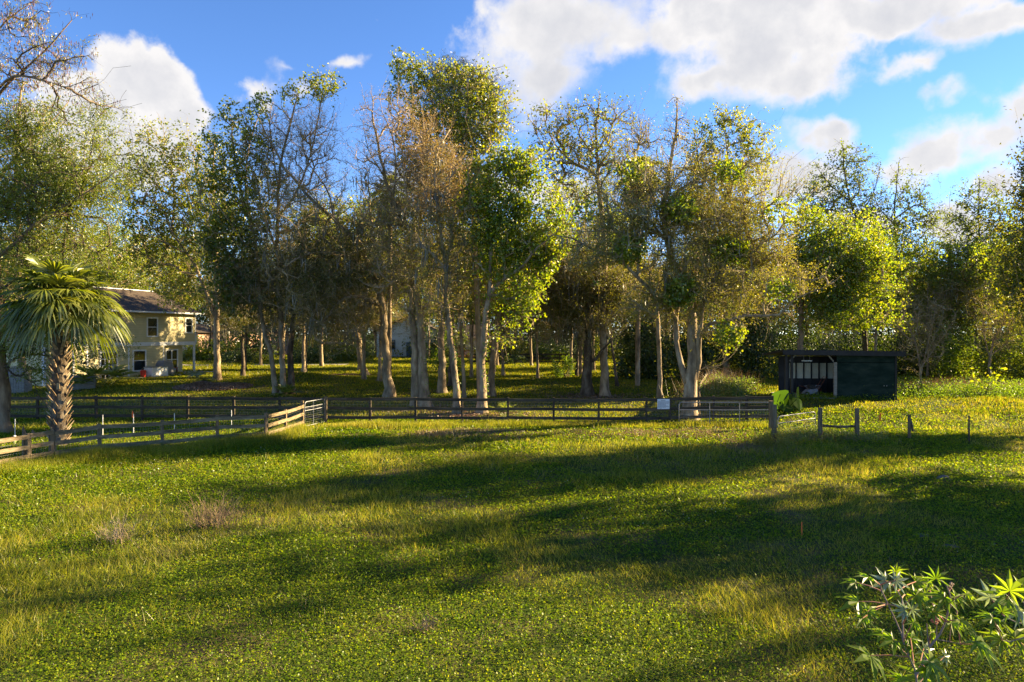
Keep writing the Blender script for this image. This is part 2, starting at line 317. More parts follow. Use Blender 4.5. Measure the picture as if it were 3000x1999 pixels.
def siding(name, base, dark, pitch=.155):
    m, t = newmat(name); l = t.links
    g = N_(t, 'ShaderNodeTexCoord'); sp = N_(t, 'ShaderNodeSeparateXYZ'); l.new(g.outputs['Object'], sp.inputs[0])
    d = N_(t, 'ShaderNodeMath', operation='DIVIDE'); l.new(sp.outputs[2], d.inputs[0]); d.inputs[1].default_value = pitch
    fr = N_(t, 'ShaderNodeMath', operation='FRACT'); l.new(d.outputs[0], fr.inputs[0])
    c = ramp(t, fr.outputs[0], [dark, base, base], [0, .12, 1])
    nz = N_(t, 'ShaderNodeTexNoise'); nz.inputs['Scale'].default_value = .9; nz.inputs['Detail'].default_value = 5; l.new(g.outputs['Object'], nz.inputs['Vector'])
    mxx = N_(t, 'ShaderNodeMix', data_type='RGBA', blend_type='MULTIPLY'); mxx.inputs[0].default_value = .5; l.new(c, mxx.inputs[6]); l.new(ramp(t, nz.outputs[0], [(.6, .6, .58), (1, 1, 1)], [.25, .65]), mxx.inputs[7])
    p = N_(t, 'ShaderNodeBsdfPrincipled'); l.new(mxx.outputs[2], p.inputs['Base Color']); p.inputs['Roughness'].default_value = .7
    bp = N_(t, 'ShaderNodeBump'); bp.inputs['Strength'].default_value = .8; bp.inputs['Distance'].default_value = .02
    iv = N_(t, 'ShaderNodeMath', operation='SUBTRACT'); iv.inputs[0].default_value = 1; l.new(fr.outputs[0], iv.inputs[1]); l.new(iv.outputs[0], bp.inputs['Height']); l.new(bp.outputs[0], p.inputs['Normal'])
    o = N_(t, 'ShaderNodeOutputMaterial'); l.new(p.outputs[0], o.inputs[0]); return m
M['yellow_siding'] = siding('yellow_siding', (.62, .53, .28), (.30, .22, .09))
M['white_siding'] = siding('white_siding', (.58, .60, .60), (.34, .35, .36), .2)
M['shingle'] = surf('roof_shingle', [(.03, .022, .015), (.062, .045, .031), (.10, .075, .052)], 5, (1, 1, 3), bump=.5, bscale=12)
def brick():
    m, t = newmat('tan_brick'); l = t.links
    g = N_(t, 'ShaderNodeTexCoord'); mp = N_(t, 'ShaderNodeMapping'); mp.inputs['Rotation'].default_value = (R(90), 0, 0); l.new(g.outputs['Object'], mp.inputs[0])
    b = N_(t, 'ShaderNodeTexBrick'); l.new(mp.outputs[0], b.inputs[0]); b.inputs['Scale'].default_value = 2.2
    b.inputs['Color1'].default_value = (.50, .27, .16, 1); b.inputs['Color2'].default_value = (.36, .19, .115, 1); b.inputs['Mortar'].default_value = (.55, .48, .40, 1)
    p = N_(t, 'ShaderNodeBsdfPrincipled'); l.new(b.outputs[0], p.inputs['Base Color']); p.inputs['Roughness'].default_value = .85
    o = N_(t, 'ShaderNodeOutputMaterial'); l.new(p.outputs[0], o.inputs[0]); return m
M['brick'] = brick()
def groundmat():
    m, t = newmat('ground'); l = t.links
    g = N_(t, 'ShaderNodeNewGeometry').outputs['Position']
    def nz(s, d=4, r=.6):
        n = N_(t, 'ShaderNodeTexNoise'); n.inputs['Scale'].default_value = s; n.inputs['Detail'].default_value = d; n.inputs['Roughness'].default_value = r; l.new(g, n.inputs['Vector']); return n.outputs[0]
    c1 = ramp(t, nz(9, 6), [(.020, .032, .006), (.045, .068, .010), (.085, .085, .025)], [.3, .5, .75])
    c2 = ramp(t, nz(7, 5), [(.06, .045, .025), (.13, .10, .055), (.10, .10, .03)], [.3, .55, .75])
    f = N_(t, 'ShaderNodeMapRange'); l.new(nz(.35, 4), f.inputs[0]); f.inputs[1].default_value = .50; f.inputs[2].default_value = .66
    mm = N_(t, 'ShaderNodeMix', data_type='RGBA'); l.new(f.outputs[0], mm.inputs[0]); l.new(c1, mm.inputs[6]); l.new(c2, mm.inputs[7])
    p = N_(t, 'ShaderNodeBsdfPrincipled'); l.new(mm.outputs[2], p.inputs['Base Color']); p.inputs['Roughness'].default_value = .95; p.inputs['Specular IOR Level'].default_value = .1
    bp = N_(t, 'ShaderNodeBump'); bp.inputs['Strength'].default_value = 1; bp.inputs['Distance'].default_value = .08; l.new(nz(14, 5, .7), bp.inputs['Height']); l.new(bp.outputs[0], p.inputs['Normal'])
    o = N_(t, 'ShaderNodeOutputMaterial'); l.new(p.outputs[0], o.inputs[0]); return m
M['ground'] = groundmat()

# ------------------------------------------------------------------ ground
def axis_(lo, hi, fine_lo, fine_hi, fs, cs):
    a = list(np.arange(fine_lo, fine_hi, fs)); x = fine_hi; s = fs
    while x < hi: a.append(x); s = min(s * 1.25, cs); x += s
    a.append(hi); x = fine_lo; s = fs; b = []
    while x > lo: s = min(s * 1.25, cs); x -= s; b.append(max(x, lo))
    return np.array(sorted(set(np.round(a + b, 4))))
gx = axis_(-900, 900, -30, 30, .5, 60); gy = axis_(-60, 1500, 2, 66, .5, 60)
X, Y_ = np.meshgrid(gx, gy); Z = gh(X, Y_)
mb = MB(); nx, ny = len(gx), len(gy); idx = np.arange(nx * ny).reshape(ny, nx)
mb.add(np.stack([X, Y_, Z], -1).reshape(-1, 3), np.stack([idx[:-1, :-1], idx[:-1, 1:], idx[1:, 1:], idx[1:, :-1]], -1).reshape(-1, 4))
tag(mb.build('ground', M['ground'], smooth=True), 'grassy ground of the paddock and the lawns beyond', 'ground', kind='structure')

# ------------------------------------------------------------------ grass, clover (nobody could count them)
rng = np.random.default_rng(11)
def wedge(n, y0, y1, p, margin=3., mx=None):
    """points in the seen wedge, density falling with distance as Y^-p"""
    k = 2 - p
    u = rng.random(n); Y = (u * (y1 ** k - y0 ** k) + y0 ** k) ** (1 / k)
    hw = .76 * Y + margin; x = (rng.random(n) * 2 - 1) * hw
    return x, Y
def cover(n, y0, y1, p, kindmask, size0, pw, mat, name, label, typ, hgt=(.03, .1)):
    x, y = wedge(n, y0, y1, p); k = rng.random(n) < kindmask(x, y); x = x[k]; y = y[k]; n = len(x); s = size0 * (y / 11) ** pw
    z = gh(x, y); m = MB()
    if typ == 'clover':
        c = np.stack([x, y, z + rng.uniform(hgt[0], hgt[1], n) * (s / size0) ** .3 * (.6 + .9 * fbm(x, y, .9))], 1)
        ax = rng.normal(size=(n, 3)); ax[:, 2] = np.abs(ax[:, 2]) * .35
        ax /= np.linalg.norm(ax, axis=1, keepdims=True)
        up = np.array([0, 0, 1.]) + rng.normal(size=(n, 3)) * .45
        sd = np.cross(ax, up); sd /= np.linalg.norm(sd, axis=1, keepdims=True)
        sz = (s * rng.uniform(.6, 1.25, n))[:, None]
        V = np.stack([c - ax * sz * .5, c + sd * sz * .5, c + ax * sz * .5, c - sd * sz * .5], 1).reshape(-1, 3)
        m.add(V, np.arange(4 * n).reshape(n, 4), rq=rng.random(n))
    else:
        hh = rng.uniform(hgt[0], hgt[1], n) * (.4 + fbm(x + 9, y, 1.6) + .9 * sstep(.52, .68, fbm(x - 20, y + 4, 2.6))) * (1 + .25 * (s / size0 - 1))
        b = np.stack([x, y, z - .01], 1); lean = rng.normal(size=(n, 3)) * .38; lean[:, 2] = 1; lean[:, 0] += (vnoise(x, y, 2.5) - .5) * .8
        lean /= np.linalg.norm(lean, axis=1, keepdims=True)
        an = rng.random(n) * 2 * pi; sd = np.stack([np.cos(an), np.sin(an), np.zeros(n)], 1)
        w = (s * rng.uniform(.6, 1.2, n))[:, None]; t = b + lean * hh[:, None]; t[:, 0] += lean[:, 0] * hh * .5; t[:, 1] += lean[:, 1] * hh * .5
        V = np.stack([b - sd * w * .5, b + sd * w * .5, t], 1).reshape(-1, 3)
        m.add(V, None, np.arange(3 * n).reshape(n, 3), rt=rng.random(n))
    return tag(m.build(name, mat), label, name.replace('_', ' ').split()[-1], kind='stuff')
YF = 36.9
def m_clover(x, y): return np.clip(1.35 * sstep(.36, .52, fbm(x, y, 4.5)) + .15, 0, 1)
def m_tall(x, y): return sstep(.50, .64, 1 - fbm(x, y, 4.5)) * 1.0
cover(520000, 8.2, YF + 1, 1.5, m_clover, .034, .75, M['clover'], 'clover', 'low green clover carpeting the paddock', 'clover', (.02, .085))
cover(420000, 8.2, YF + 1, 1.5, lambda x, y: .16 + .66 * m_tall(x, y), .011, .85, M['grass'], 'grass', 'tufty uncut grass growing among the clover', 'grass', (.04, .15))
cover(36000, 8.2, YF + 1, 1.4, lambda x, y: sstep(.58, .70, fbm(x + 40, y + 7, 3.)) * .9 + .05, .010, .85, M['dry'], 'dry_grass', 'tan dead stems scattered through the paddock grass', 'dry', (.04, .14))
cover(5000, 10, 34, 1.0, lambda x, y: sstep(.56, .68, fbm(x + 80, y, 3.)), .015, .75, M['flower'], 'clover_flower_heads', 'tiny white flower heads dotted over the clover', 'clover', (.07, .12))
cover(420000, YF + .2, 120, 1.55, lambda x, y: 1 + 0 * x, .026, .75, M['lawn'], 'lawn_grass', 'short mown grass of the lawn beyond the long fence', 'grass', (.05, .10))
# taller growth at the right between the gate posts, along the fence and before the woods
def strip(n, pts, w, mat, name, label, hg, s0, typ='grass', leaf=False):
    pts = np.array(pts); seg = rng.integers(0, len(pts) - 1, n); t = rng.random(n)[:, None]
    p = pts[seg] * (1 - t) + pts[seg + 1] * t + rng.normal(size=(n, 2)) * w
    x, y = p[:, 0], p[:, 1]; z = gh(x, y); hh = rng.uniform(*hg, n) * (.4 + 1.2 * fbm(x, y, 1.5)); m = MB()
    if leaf:
        c = np.stack([x, y, z + hh * rng.random(n)], 1); m.leaves(rng, c, rng.normal(size=(n, 3)) + [0, 0, .4], s0 * rng.uniform(.6, 1.3, n), s0 * .7, rng.random(n))
    else:
        b = np.stack([x, y, z], 1); ln = rng.normal(size=(n, 3)) * .3; ln[:, 2] = 1; an = rng.random(n) * 2 * pi; sd = np.stack([np.cos(an), np.sin(an), 0 * an], 1) * s0 * .5
        m.add(np.stack([b - sd, b + sd, b + ln * hh[:, None]], 1).reshape(-1, 3), None, np.arange(3 * n).reshape(n, 3), rt=rng.random(n))
    return tag(m.build(name, mat), label, name.replace('_', ' ').split()[-1], kind='stuff')
def gxy(l): return [tuple(G(*p)[:2]) for p in l]
strip(9000, gxy([(2270, 1290), (2400, 1285), (2520, 1290)]), .5, M['vine'], 'weed_growth', 'leafy weeds tangled around the small gate', (.1, .45), .07, leaf=True)
strip(2500, gxy([(2270, 1290), (2400, 1285), (2520, 1290)]), .5, M['dry'], 'weed_stems', 'dry stems tangled around the small gate', (.15, .5), .014)
strip(6000, gxy([(2240, 1310), (2290, 1312)]), .35, M['olive'], 'post_weeds', 'dusty weeds climbing the base of the tall gate post', (.2, .9), .05, leaf=True)
strip(26000, gxy([(960, 1252), (1500, 1250), (2250, 1250)]), .35, M['grass'], 'fence_line_grass', 'longer grass left uncut along the long dark fence', (.1, .38), .02)
strip(9000, gxy([(1350, 1245), (1500, 1240), (2250, 1250)]), .5, M['litter'], 'leaf_litter', 'brown fallen leaves along the foot of the dark fence', (.02, .08), .10, leaf=True)
strip(30000, gxy([(0, 1392), (160, 1372), (300, 1350), (480, 1330), (640, 1312), (780, 1300), (880, 1262)]), .45, M['grass'], 'verge_grass', 'long grass along the near wooden fence', (.12, .5), .016)
strip(14000, gxy([(0, 1400), (160, 1380), (480, 1340), (780, 1308)]), .55, M['clover'], 'verge_clover', 'leafy clover along the near wooden fence', (.1, .4), .05, leaf=True)
strip(9000, [(23.5, 45), (30, 45.5), (38, 47), (48, 49)], .9, M['dry'], 'tall_dry_grass', 'rank dry grass along the edge of the right-hand woods', (.3, 1.0), .025)
strip(26000, [(22.8, 43), (30, 43.5), (38, 45), (48, 47)], 1.2, M['vine'], 'wood_edge_weeds', 'green weeds along the edge of the right-hand woods', (.2, 1.1), .10, leaf=True)
strip(16000, [(11.5, 40), (13, 42), (15, 46)], .8, M['vine'], 'shed_side_weeds', 'bright weeds filling the gap beside the dark shed', (.2, 1.2), .09, leaf=True)
strip(2200, [(11.5, 41), (13, 43), (15, 47)], .9, M['dry'], 'shed_side_stems', 'tall dry stems beside the dark shed', (.5, 1.7), .02)
strip(5000, [(16.5, 40.6), (20, 40.6), (23, 40.7)], .25, M['clover'], 'shed_foot_weeds', 'low weeds along the foot of the dark shed', (.08, .45), .07, leaf=True)

strip(26000, gxy([(1250, 1268), (1500, 1272), (1900, 1268), (2180, 1275), (2240, 1320)]), .7, M['dry'], 'tan_dry_grass', 'dry tan grass patch in the paddock near the long fence', (.04, .16), .03)
strip(5000, gxy([(1500, 1278), (1900, 1280), (2180, 1275)]), .6, M['litter'], 'paddock_leaves', 'brown leaves strewn over the dry patch by the long fence', (.02, .10), .09, leaf=True)
# ------------------------------------------------------------------ tree growing
def catmull(pts, step):
    pts = np.asarray(pts, float); out = [pts[0]]
    P = np.vstack([2 * pts[0] - pts[1], pts, 2 * pts[-1] - pts[-2]])
    for i in range(1, len(P) - 2):
        n = max(1, int(np.linalg.norm(P[i + 1] - P[i]) / step))
        for k in range(1, n + 1):
            t = k / n; out.append(.5 * (2 * P[i] + (P[i + 1] - P[i - 1]) * t + (2 * P[i - 1] - 5 * P[i] + 4 * P[i + 1] - P[i + 2]) * t * t + (3 * P[i] - P[i - 1] - 3 * P[i + 1] + P[i + 2]) * t ** 3))
    return np.array(out)
def sample_ell(rng, ells, n, bias=2.2):
    w = np.array([e[6] if len(e) > 6 else e[3] * e[4] * e[5] for e in ells]); w = w / w.sum(); k = rng.choice(len(ells), n, p=w)
    E = np.array([e[:6] for e in ells])[k]; d = rng.normal(size=(n, 3)); d /= np.linalg.norm(d, axis=1, keepdims=True)
    lob = rng.normal(size=(len(ells), 9, 3)); lob[:, :, 2] = lob[:, :, 2] * .8 + .35; lob /= np.linalg.norm(lob, axis=2, keepdims=True)
    fac = .55 + .75 * np.exp(-(1 - np.einsum('njk,nk->nj', lob[k], d).max(1)) * 9)
    r = rng.random(n) ** (1 / bias) * fac * (1 + .12 * np.abs(rng.normal(size=n))); return E[:, :3] + d * r[:, None] * E[:, 3:6]
class Tree: pass
TR = {}
def grow(rng, limbs, ells, ns, zmin, up=.35, straight=.35):
    """limbs: [(pts (k,3), r0, r1)]; the first is the trunk. Each crown point hooks on to the nearest fitting node below it."""
    cap = 160000; P = np.zeros((cap, 3)); D = np.zeros((cap, 3)); par = np.full(cap, -1); RS = np.zeros(cap); n = 0; polys = [[], [], [], []]
    for li, (pts, r0, r1) in enumerate(limbs):
        c = catmull(pts, .55); c[1:-1] += rng.normal(size=(len(c) - 2, 3)) * .035 * min(1, r0 * 4); j0 = -1
        if n: j0 = int(np.argmin(np.linalg.norm(P[:n] - c[0], axis=1)))
        t = np.linspace(0, 1, len(c)); rad = r0 + (r1 - r0) * t ** .8
        if j0 < 0: rad = rad * (1 + .55 * np.exp(-(c[:, 2] - c[0, 2]) / .45))
        ids = list(range(n, n + len(c))); P[n:n + len(c)] = c; g = np.gradient(c, axis=0); D[n:n + len(c)] = g / (np.linalg.norm(g, axis=1, keepdims=True) + 1e-9)
        par[n:n + len(c)] = [j0] + ids[:-1]; RS[n:n + len(c)] = rad; n += len(c)
        polys[0].append(([j0] if j0 >= 0 else []) + ids)
    UP = np.array([0, 0, 1.])
    def hook(p, lo, hi):
        diff = p[:, None, :] - P[None, lo:hi]; d = np.linalg.norm(diff, axis=2) + 1e-6
        ref = D[lo:hi] * .65 + UP * up; cs = np.einsum('ijk,jk->ij', diff, ref) / d
        cost = d * (1.75 - .75 * np.clip(cs, -1, 1)) + (P[lo:hi, 2] < zmin)[None] * 1e3
        return lo + np.argmin(cost, axis=1)
    def attach(p, js, K, stage):
        nonlocal n
        B = len(p); d = np.linalg.norm(p - P[js], axis=1)[:, None]
        c = P[js] + D[js] * d * straight + UP * d * .06 + rng.normal(size=(B, 3)) * d * .07
        ts = (np.arange(1, K + 1) / K)[None, :, None]; a = P[js][:, None]; Q = (1 - ts) ** 2 * a + 2 * ts * (1 - ts) * c[:, None] + ts ** 2 * p[:, None]
        Q[:, :-1] += rng.normal(size=(B, K - 1, 3)) * d[:, None] * .035
        ids = n + np.arange(B * K).reshape(B, K); P[n:n + B * K] = Q.reshape(-1, 3)
        full = np.concatenate([a, Q], 1); g = np.gradient(full, axis=1)[:, 1:]; g /= np.linalg.norm(g, axis=2, keepdims=True) + 1e-9
        D[n:n + B * K] = g.reshape(-1, 3); par[n:n + B * K] = np.concatenate([js[:, None], ids[:, :-1]], 1).ravel(); n += B * K
        polys[stage].append(np.concatenate([js[:, None], ids], 1))
    p1 = sample_ell(rng, ells, ns[0], 2.6)
    o = np.argsort(np.min(np.linalg.norm(p1[:, None] - P[None, :n], axis=2), axis=1))
    for i in o:
        j = hook(p1[i:i + 1], 0, n); attach(p1[i:i + 1], j, 6, 1)
    p2 = sample_ell(rng, ells, ns[1], 2.6); attach(p2, hook(p2, 0, n), 4, 2)
    p3 = sample_ell(rng, ells, ns[2], 3.0); js = np.concatenate([hook(p3[i:i + 300], 0, n) for i in range(0, len(p3), 300)]); attach(p3, js, 3, 3)
    acc = [0.] * n; pl = par[:n].tolist()
    tips = set(range(n)) - set(pl)
    for t in tips: acc[t] = 1.
    for i in range(n - 1, 0, -1):
        if pl[i] >= 0: acc[pl[i]] += acc[i]
    acc = np.maximum(np.array(acc), 1)
    T = Tree(); T.P = P[:n]; T.D = D[:n]; T.par = par[:n]; T.polys = polys; T.acc = acc; T.RS = RS[:n]
    return T
def finish(T, rng, base_r, tip=.0075):
    e = max(1.9, math.log(max(T.acc.max(), 10)) / math.log(base_r / tip)); r = tip * T.acc ** (1 / e)
    r = np.where(T.RS > 0, np.maximum(T.RS, r * .5), r); T.r = r
    js = T.par >= 0; tw_ = np.concatenate([p[:, 1:].ravel() for p in T.polys[3]]); T.r[tw_] *= .68; T.r[js] = np.minimum(T.r[js], np.where(T.RS[js] > 0, 9, T.r[T.par[js]] * .9)); return T
STY = {  # leaf material, twig material, bark, leaf length, width, leaves per twig, spread, moss
    'gum': dict(leaf='gum', lf=.20, wd=.165, per=11, sp=.15, k=.27, bark='bark_grey', twig='twig_grey'),
    'gumd': dict(leaf='gum_dark', lf=.20, wd=.165, per=11, sp=.15, k=.27, bark='bark_dark', twig='twig_grey'),
    'bright': dict(leaf='bright', lf=.19, wd=.16, per=12, sp=.16, k=.38, bark='bark_grey', twig='twig_grey'),
    'oak': dict(leaf='oak', k=.40, lf=.13, wd=.065, per=10, sp=.20, bark='bark_grey', twig='twig_grey'),
    'oakd': dict(leaf='oak_dark', k=.40, lf=.14, wd=.075, per=12, sp=.24, bark='bark_dark', twig='twig_grey'),
    'bud': dict(leaf='bud', k=.6, lf=.09, wd=.045, per=5, sp=.14, bark='bark_grey', twig='twig_red'),
    'bare': dict(leaf='olive', lf=.10, wd=.06, per=2, sp=.15, bark='bark_grey', twig='twig_grey'),
    'olive': dict(leaf='olive', k=.55, lf=.09, wd=.055, per=7, sp=.18, bark='bark_grey', twig='twig_grey'),
    'pine': dict(leaf='pine', lf=.30, wd=.03, per=26, sp=.16, bark='bark_dark', twig='twig_grey'),
    'cypress': dict(leaf='cypress', k=.8, lf=.13, wd=.05, per=16, sp=.26, bark='bark_tan', twig='bark_dark'),
}
def leaves_for(rng, T, st, mbx, per=None, clump=.6, sel=None, size=1.):
    tw = T.polys[3][0] if sel is None else T.polys[3][0][sel]; per = (per or st['per']) * st.get('k', 1)
    cnt = rng.poisson(per * (1 - clump + clump * 2 * rng.random(len(tw)) ** 1.3)); k = np.repeat(np.arange(len(tw)), cnt); n = len(k)
    if not n: return
    t = 1 - .75 * rng.random(n) ** 1.5; seg = np.minimum((t * 3).astype(int), 2); f = (t * 3 - seg)[:, None]
    a = T.P[tw[k, seg]]; b = T.P[tw[k, seg + 1]]; c = a * (1 - f) + b * f + rng.normal(size=(n, 3)) * st['sp'] * (.45 + .55 * t[:, None])
    ax = rng.normal(size=(n, 3)) + (b - a) / (np.linalg.norm(b - a, axis=1, keepdims=True) + 1e-9) * .6
    mbx.leaves(rng, c, ax, st['lf'] * size * rng.uniform(.6, 1.3, n), st['wd'] * size * rng.uniform(.7, 1.2, n), rng.random(n), droop=.1)
def mossmb(rng, T, n, zlo, mb, ln=(.5, 1.7)):
    nd = np.concatenate([np.array(p).ravel() for p in T.polys[1]] + [np.concatenate([p.ravel() for p in T.polys[2]])]); nd = nd[T.P[nd, 2] > zlo]
    k = rng.choice(nd, n); S = 5; B = n * S; base = np.repeat(T.P[k], S, 0) + rng.normal(size=(B, 3)) * [.13, .13, .05]
    Ln = np.repeat(rng.uniform(*ln, n), S) * rng.uniform(.4, 1.1, B); ts = np.linspace(0, 1, 4)
    P = base[:, None] + np.stack([np.zeros((B, 4)), np.zeros((B, 4)), -ts[None] * Ln[:, None]], -1) + rng.normal(size=(B, 4, 3)) * [.04, .04, .02]
    w = .035 * np.array([.6, 1, .7, .05]); an = rng.random(B) * 2 * pi; sd = np.stack([np.cos(an), np.sin(an), 0 * an], 1)[:, None] * w[None, :, None]
    V = np.stack([P - sd, P + sd], 2).reshape(-1, 3); i = np.arange(B * 8).reshape(B, 4, 2)
    mb.add(V, np.stack([i[:, :-1, 0], i[:, :-1, 1], i[:, 1:, 1], i[:, 1:, 0]], -1).reshape(-1, 4), rq=np.repeat(rng.random(B), 3))
def build_tree(T, rng, root, st, per=None, clump=.6, size=1., extra=None, moss=0, org=(0, 0, 0), sides=(11, 6, 4, 3), twmat=None, vine=0):
    org = np.asarray(org, float); mb = MB()
    for ids in T.polys[0]: mb.tubes(T.P[ids], np.concatenate([T.r[ids[1:2]], T.r[ids[1:]]]) if T.par[ids[-1]] >= 0 and ids[0] < ids[1] - 1 else T.r[ids], sides[0], cap=True)
    mb.build('trunk', M[st['bark']], root, smooth=True, loc=org)
    mb = MB()
    for s_ in (1, 2, 3):
        ar = np.concatenate(T.polys[s_]); rr = T.r[ar].copy(); rr[:, 0] = rr[:, 1] * 1.1; mb.tubes(T.P[ar], rr, sides[s_])
    mb.build('branches', M[twmat or st['twig']], root, smooth=True, loc=org)
    mb = MB(); nt3 = len(T.polys[3][0])
    if extra:   # second foliage kind above / inside given regions: list of (style, selector(points)->bool)
        tp = T.P[T.polys[3][0][:, -1]]; used = np.zeros(nt3, bool)
        mats = [M[st['leaf']]]; mk = 0
        for s2, fn, per2 in extra:
            se = fn(tp) & ~used; used |= se; m2 = MB(); leaves_for(rng, T, STY[s2], m2, per2, clump, np.where(se)[0], size)
            if m2.v: mats.append(M[STY[s2]['leaf']]); mk += 1; m2.qm = [np.full(len(a), mk) for a in m2.qm]; [mb.add(v, q - off, rq=r, m=mk) for v, q, r, off in zip(m2.v, m2.q, m2.qr, [0])]
        leaves_for(rng, T, st, mb, per, clump, np.where(~used)[0], size)
    else: leaves_for(rng, T, st, mb, per, clump, None, size); mats = [M[st['leaf']]]
    if mb.v: mb.build('crown', mats, root, loc=org)
    if moss: mb = MB(); mossmb(rng, T, moss, T.P[0, 2] + 4.5, mb); mb.build('spanish_moss', M['moss'], root, loc=org)
    if vine:
        ids = np.array(T.polys[0][0]); ids = ids[T.P[ids, 2] - T.P[ids[0], 2] < 7]; k = rng.choice(ids, vine); d = rng.normal(size=(vine, 3)); d[:, 2] *= .2; d[:, 0] = np.abs(d[:, 0]) ; d /= np.linalg.norm(d, axis=1, keepdims=True)
        c = T.P[k] + d * (T.r[k][:, None] + .04) + rng.normal(size=(vine, 3)) * [.05, .05, .3]; mb = MB(); mb.leaves(rng, c, rng.normal(size=(vine, 3)), .11, .1, rng.random(vine)); mb.build('climbing_vine', M['vine'], root, loc=org)
def ptree(name, label, base, limbs, crowns, style, ns, seed, r0, r1=.05, per=None, clump=.6, extra=None, moss=0, Y=None, size=1., zmin=3., group=None, up=.55, twmat=None, vine=0, straight=.45, env=1.15, cs=1.3):
    """a tree of the photograph: limb paths given where they appear, at the tree's own depth; each limb and crown mass has its own depth too"""
    rg = np.random.default_rng(seed); ns = (int(ns[0] * 1.5), int(ns[1] * 1.7), int(ns[2] * 2.1)); r0 *= .86; g = G(*base) if Y is None else np.array([(base[0] - 1500) / F * Y, Y, ghf((base[0] - 1500) / F * Y, Y)])
    Yb = g[1]; lim = []
    for i, l in enumerate(limbs):
        path = l[0]; ra = l[1]; rb = l[2]; dy0 = l[3] if len(l) > 3 else 0; dy1 = l[4] if len(l) > 4 else dy0
        pts = [W(px, py, Yb + dy0 + (dy1 - dy0) * k / (len(path) - 1)) for k, (px, py) in enumerate(path)]
        if i == 0: pts[0] = g - [0, 0, .12]
        elif len(l) > 5: pts[0] = G(*path[0]) - [0, 0, .12]
        lim.append((pts, ra * .86, rb))
    ells = []
    for c in crowns:
        px, py, rx, ry = c[:4]; rx *= cs; ry *= .93 * cs; dy = c[4] if len(c) > 4 else 0; o = W(px, py, Yb + dy); k = (Yb + dy) / F; dr = (c[6] if len(c) > 6 else .75) * (rx + ry) / 2 * k
        ells.append([*o, rx * k, dr, ry * k, (c[5] if len(c) > 5 else 1) * rx * ry])
    if env:
        E = np.array([e[:6] for e in ells]); lo = (E[:, :3] - E[:, 3:6]).min(0); hi = (E[:, :3] + E[:, 3:6]).max(0); lo[2] -= min(.5 * (hi[2] - lo[2]), max(0, lo[2] - g[2] - 4.0)); o = (lo + hi) / 2; ex = (hi - lo) / 2
        for fx_, fz, sc_ in ((0, -.38, .62), (-.35, -.05, .55), (.35, .05, .55)): ells.append([o[0] + fx_ * ex[0], o[1], o[2] + fz * ex[2], ex[0] * sc_, min(ex[1], ex[0]) * .8, ex[2] * (sc_ + .12), sum(e[6] for e in ells[:len(E)]) * env / 3])
    T = grow(rg, lim, ells, ns, g[2] + zmin, up, straight); finish(T, rg, r0); TR['last'] = T
    root = thing(name, g, label, 'tree', group)
    build_tree(T, rg, root, STY[style], per, clump, size, extra, moss, org=g, twmat=twmat, vine=vine)
    return root
def copy_tree(src, loc, rz, s, label, group):
    r = src.copy(); COL.objects.link(r); r.location = [float(v) for v in loc]; r.rotation_euler = (0, 0, rz); r.scale = (s, s, s); r['label'] = label
    if group: r['group'] = group
    elif 'group' in r: del r['group']
    for ch in list(src.children):
        c = ch.copy(); COL.objects.link(c); c.parent = r
    return r

# ------------------------------------------------------------------ the trees one can tell apart
top = lambda z: (lambda p: p[:, 2] > z)
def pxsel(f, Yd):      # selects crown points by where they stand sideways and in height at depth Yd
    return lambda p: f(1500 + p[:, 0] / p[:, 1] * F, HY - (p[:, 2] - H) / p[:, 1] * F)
# left edge: bald cypress and the sweetgum behind it
ptree('cypress_tree', 'flared tan trunk at the left edge with feathery spring sprays and hanging catkins', (6, 1270),
      [([(8, 1270), (4, 1150), (-2, 1020), (-15, 800), (-30, 500), (-40, 200), (-40, -100)], .42, .12),
       ([(-20, 760), (40, 720), (110, 655), (200, 600), (290, 540), (340, 500)], .10, .02, 0, -2),
       ([(-35, 560), (40, 470), (120, 390), (200, 300)], .09, .02, 0, 2),
       ([(-40, 330), (10, 260), (60, 215), (130, 150), (210, 60)], .10, .02, 0, -1),
       ([(-40, 300), (40, 225), (140, 240), (200, 255), (265, 225)], .07, .012, 0, -3),
       ([(-38, 130), (20, 60), (90, 10)], .06, .02),
       ([(0, 1010), (40, 985), (100, 960), (160, 935), (200, 900)], .06, .015, 0, -1.5),
       ([(2, 1080), (60, 1040), (160, 1045), (240, 1065)], .05, .012, 0, 1)],
      [(90, 560, 170, 130, 0, .8), (210, 540, 150, 70, -1, .4), (40, 380, 100, 90, 0, .7), (60, 230, 90, 50, 0, .6), (130, 170, 110, 60, -1, .8), (60, 60, 90, 70, 0, .7), (190, 235, 70, 35, -2, .25),
       (40, 1000, 90, 70, 0, .8), (110, 1080, 70, 50, 0, .5), (190, 950, 80, 35, -.5, .35), (230, 1030, 120, 45, 1, .45), (330, 1010, 60, 30, 2, .12)],
      'cypress', (100, 900, 3400), 101, .40, per=14, size=1.0, zmin=1.2, up=.15,
      extra=[('bare', pxsel(lambda x, y: (y < 300), 33), 2)])
T = TR['last']; tp = T.P[T.polys[3][0][:, -1]]; xx = 1500 + tp[:, 0] / tp[:, 1] * F; yy = HY - (tp[:, 2] - H) / tp[:, 1] * F; k = np.where((yy < 330) & (rng.random(len(tp)) < .5))[0]
tp = np.repeat(tp[k], 3, 0) + rng.normal(size=(len(k) * 3, 3)) * .06; m = MB(); ax = rng.normal(size=tp.shape) * .12; ax[:, 2] = -1; tp[:, 2] -= .08
m.leaves(rng, tp, ax, rng.uniform(.12, .24, len(tp)), .035, rng.random(len(tp))); cy = bpy.data.objects['cypress_tree']; m.build('catkins', M['catkin'], cy, loc=cy.location)
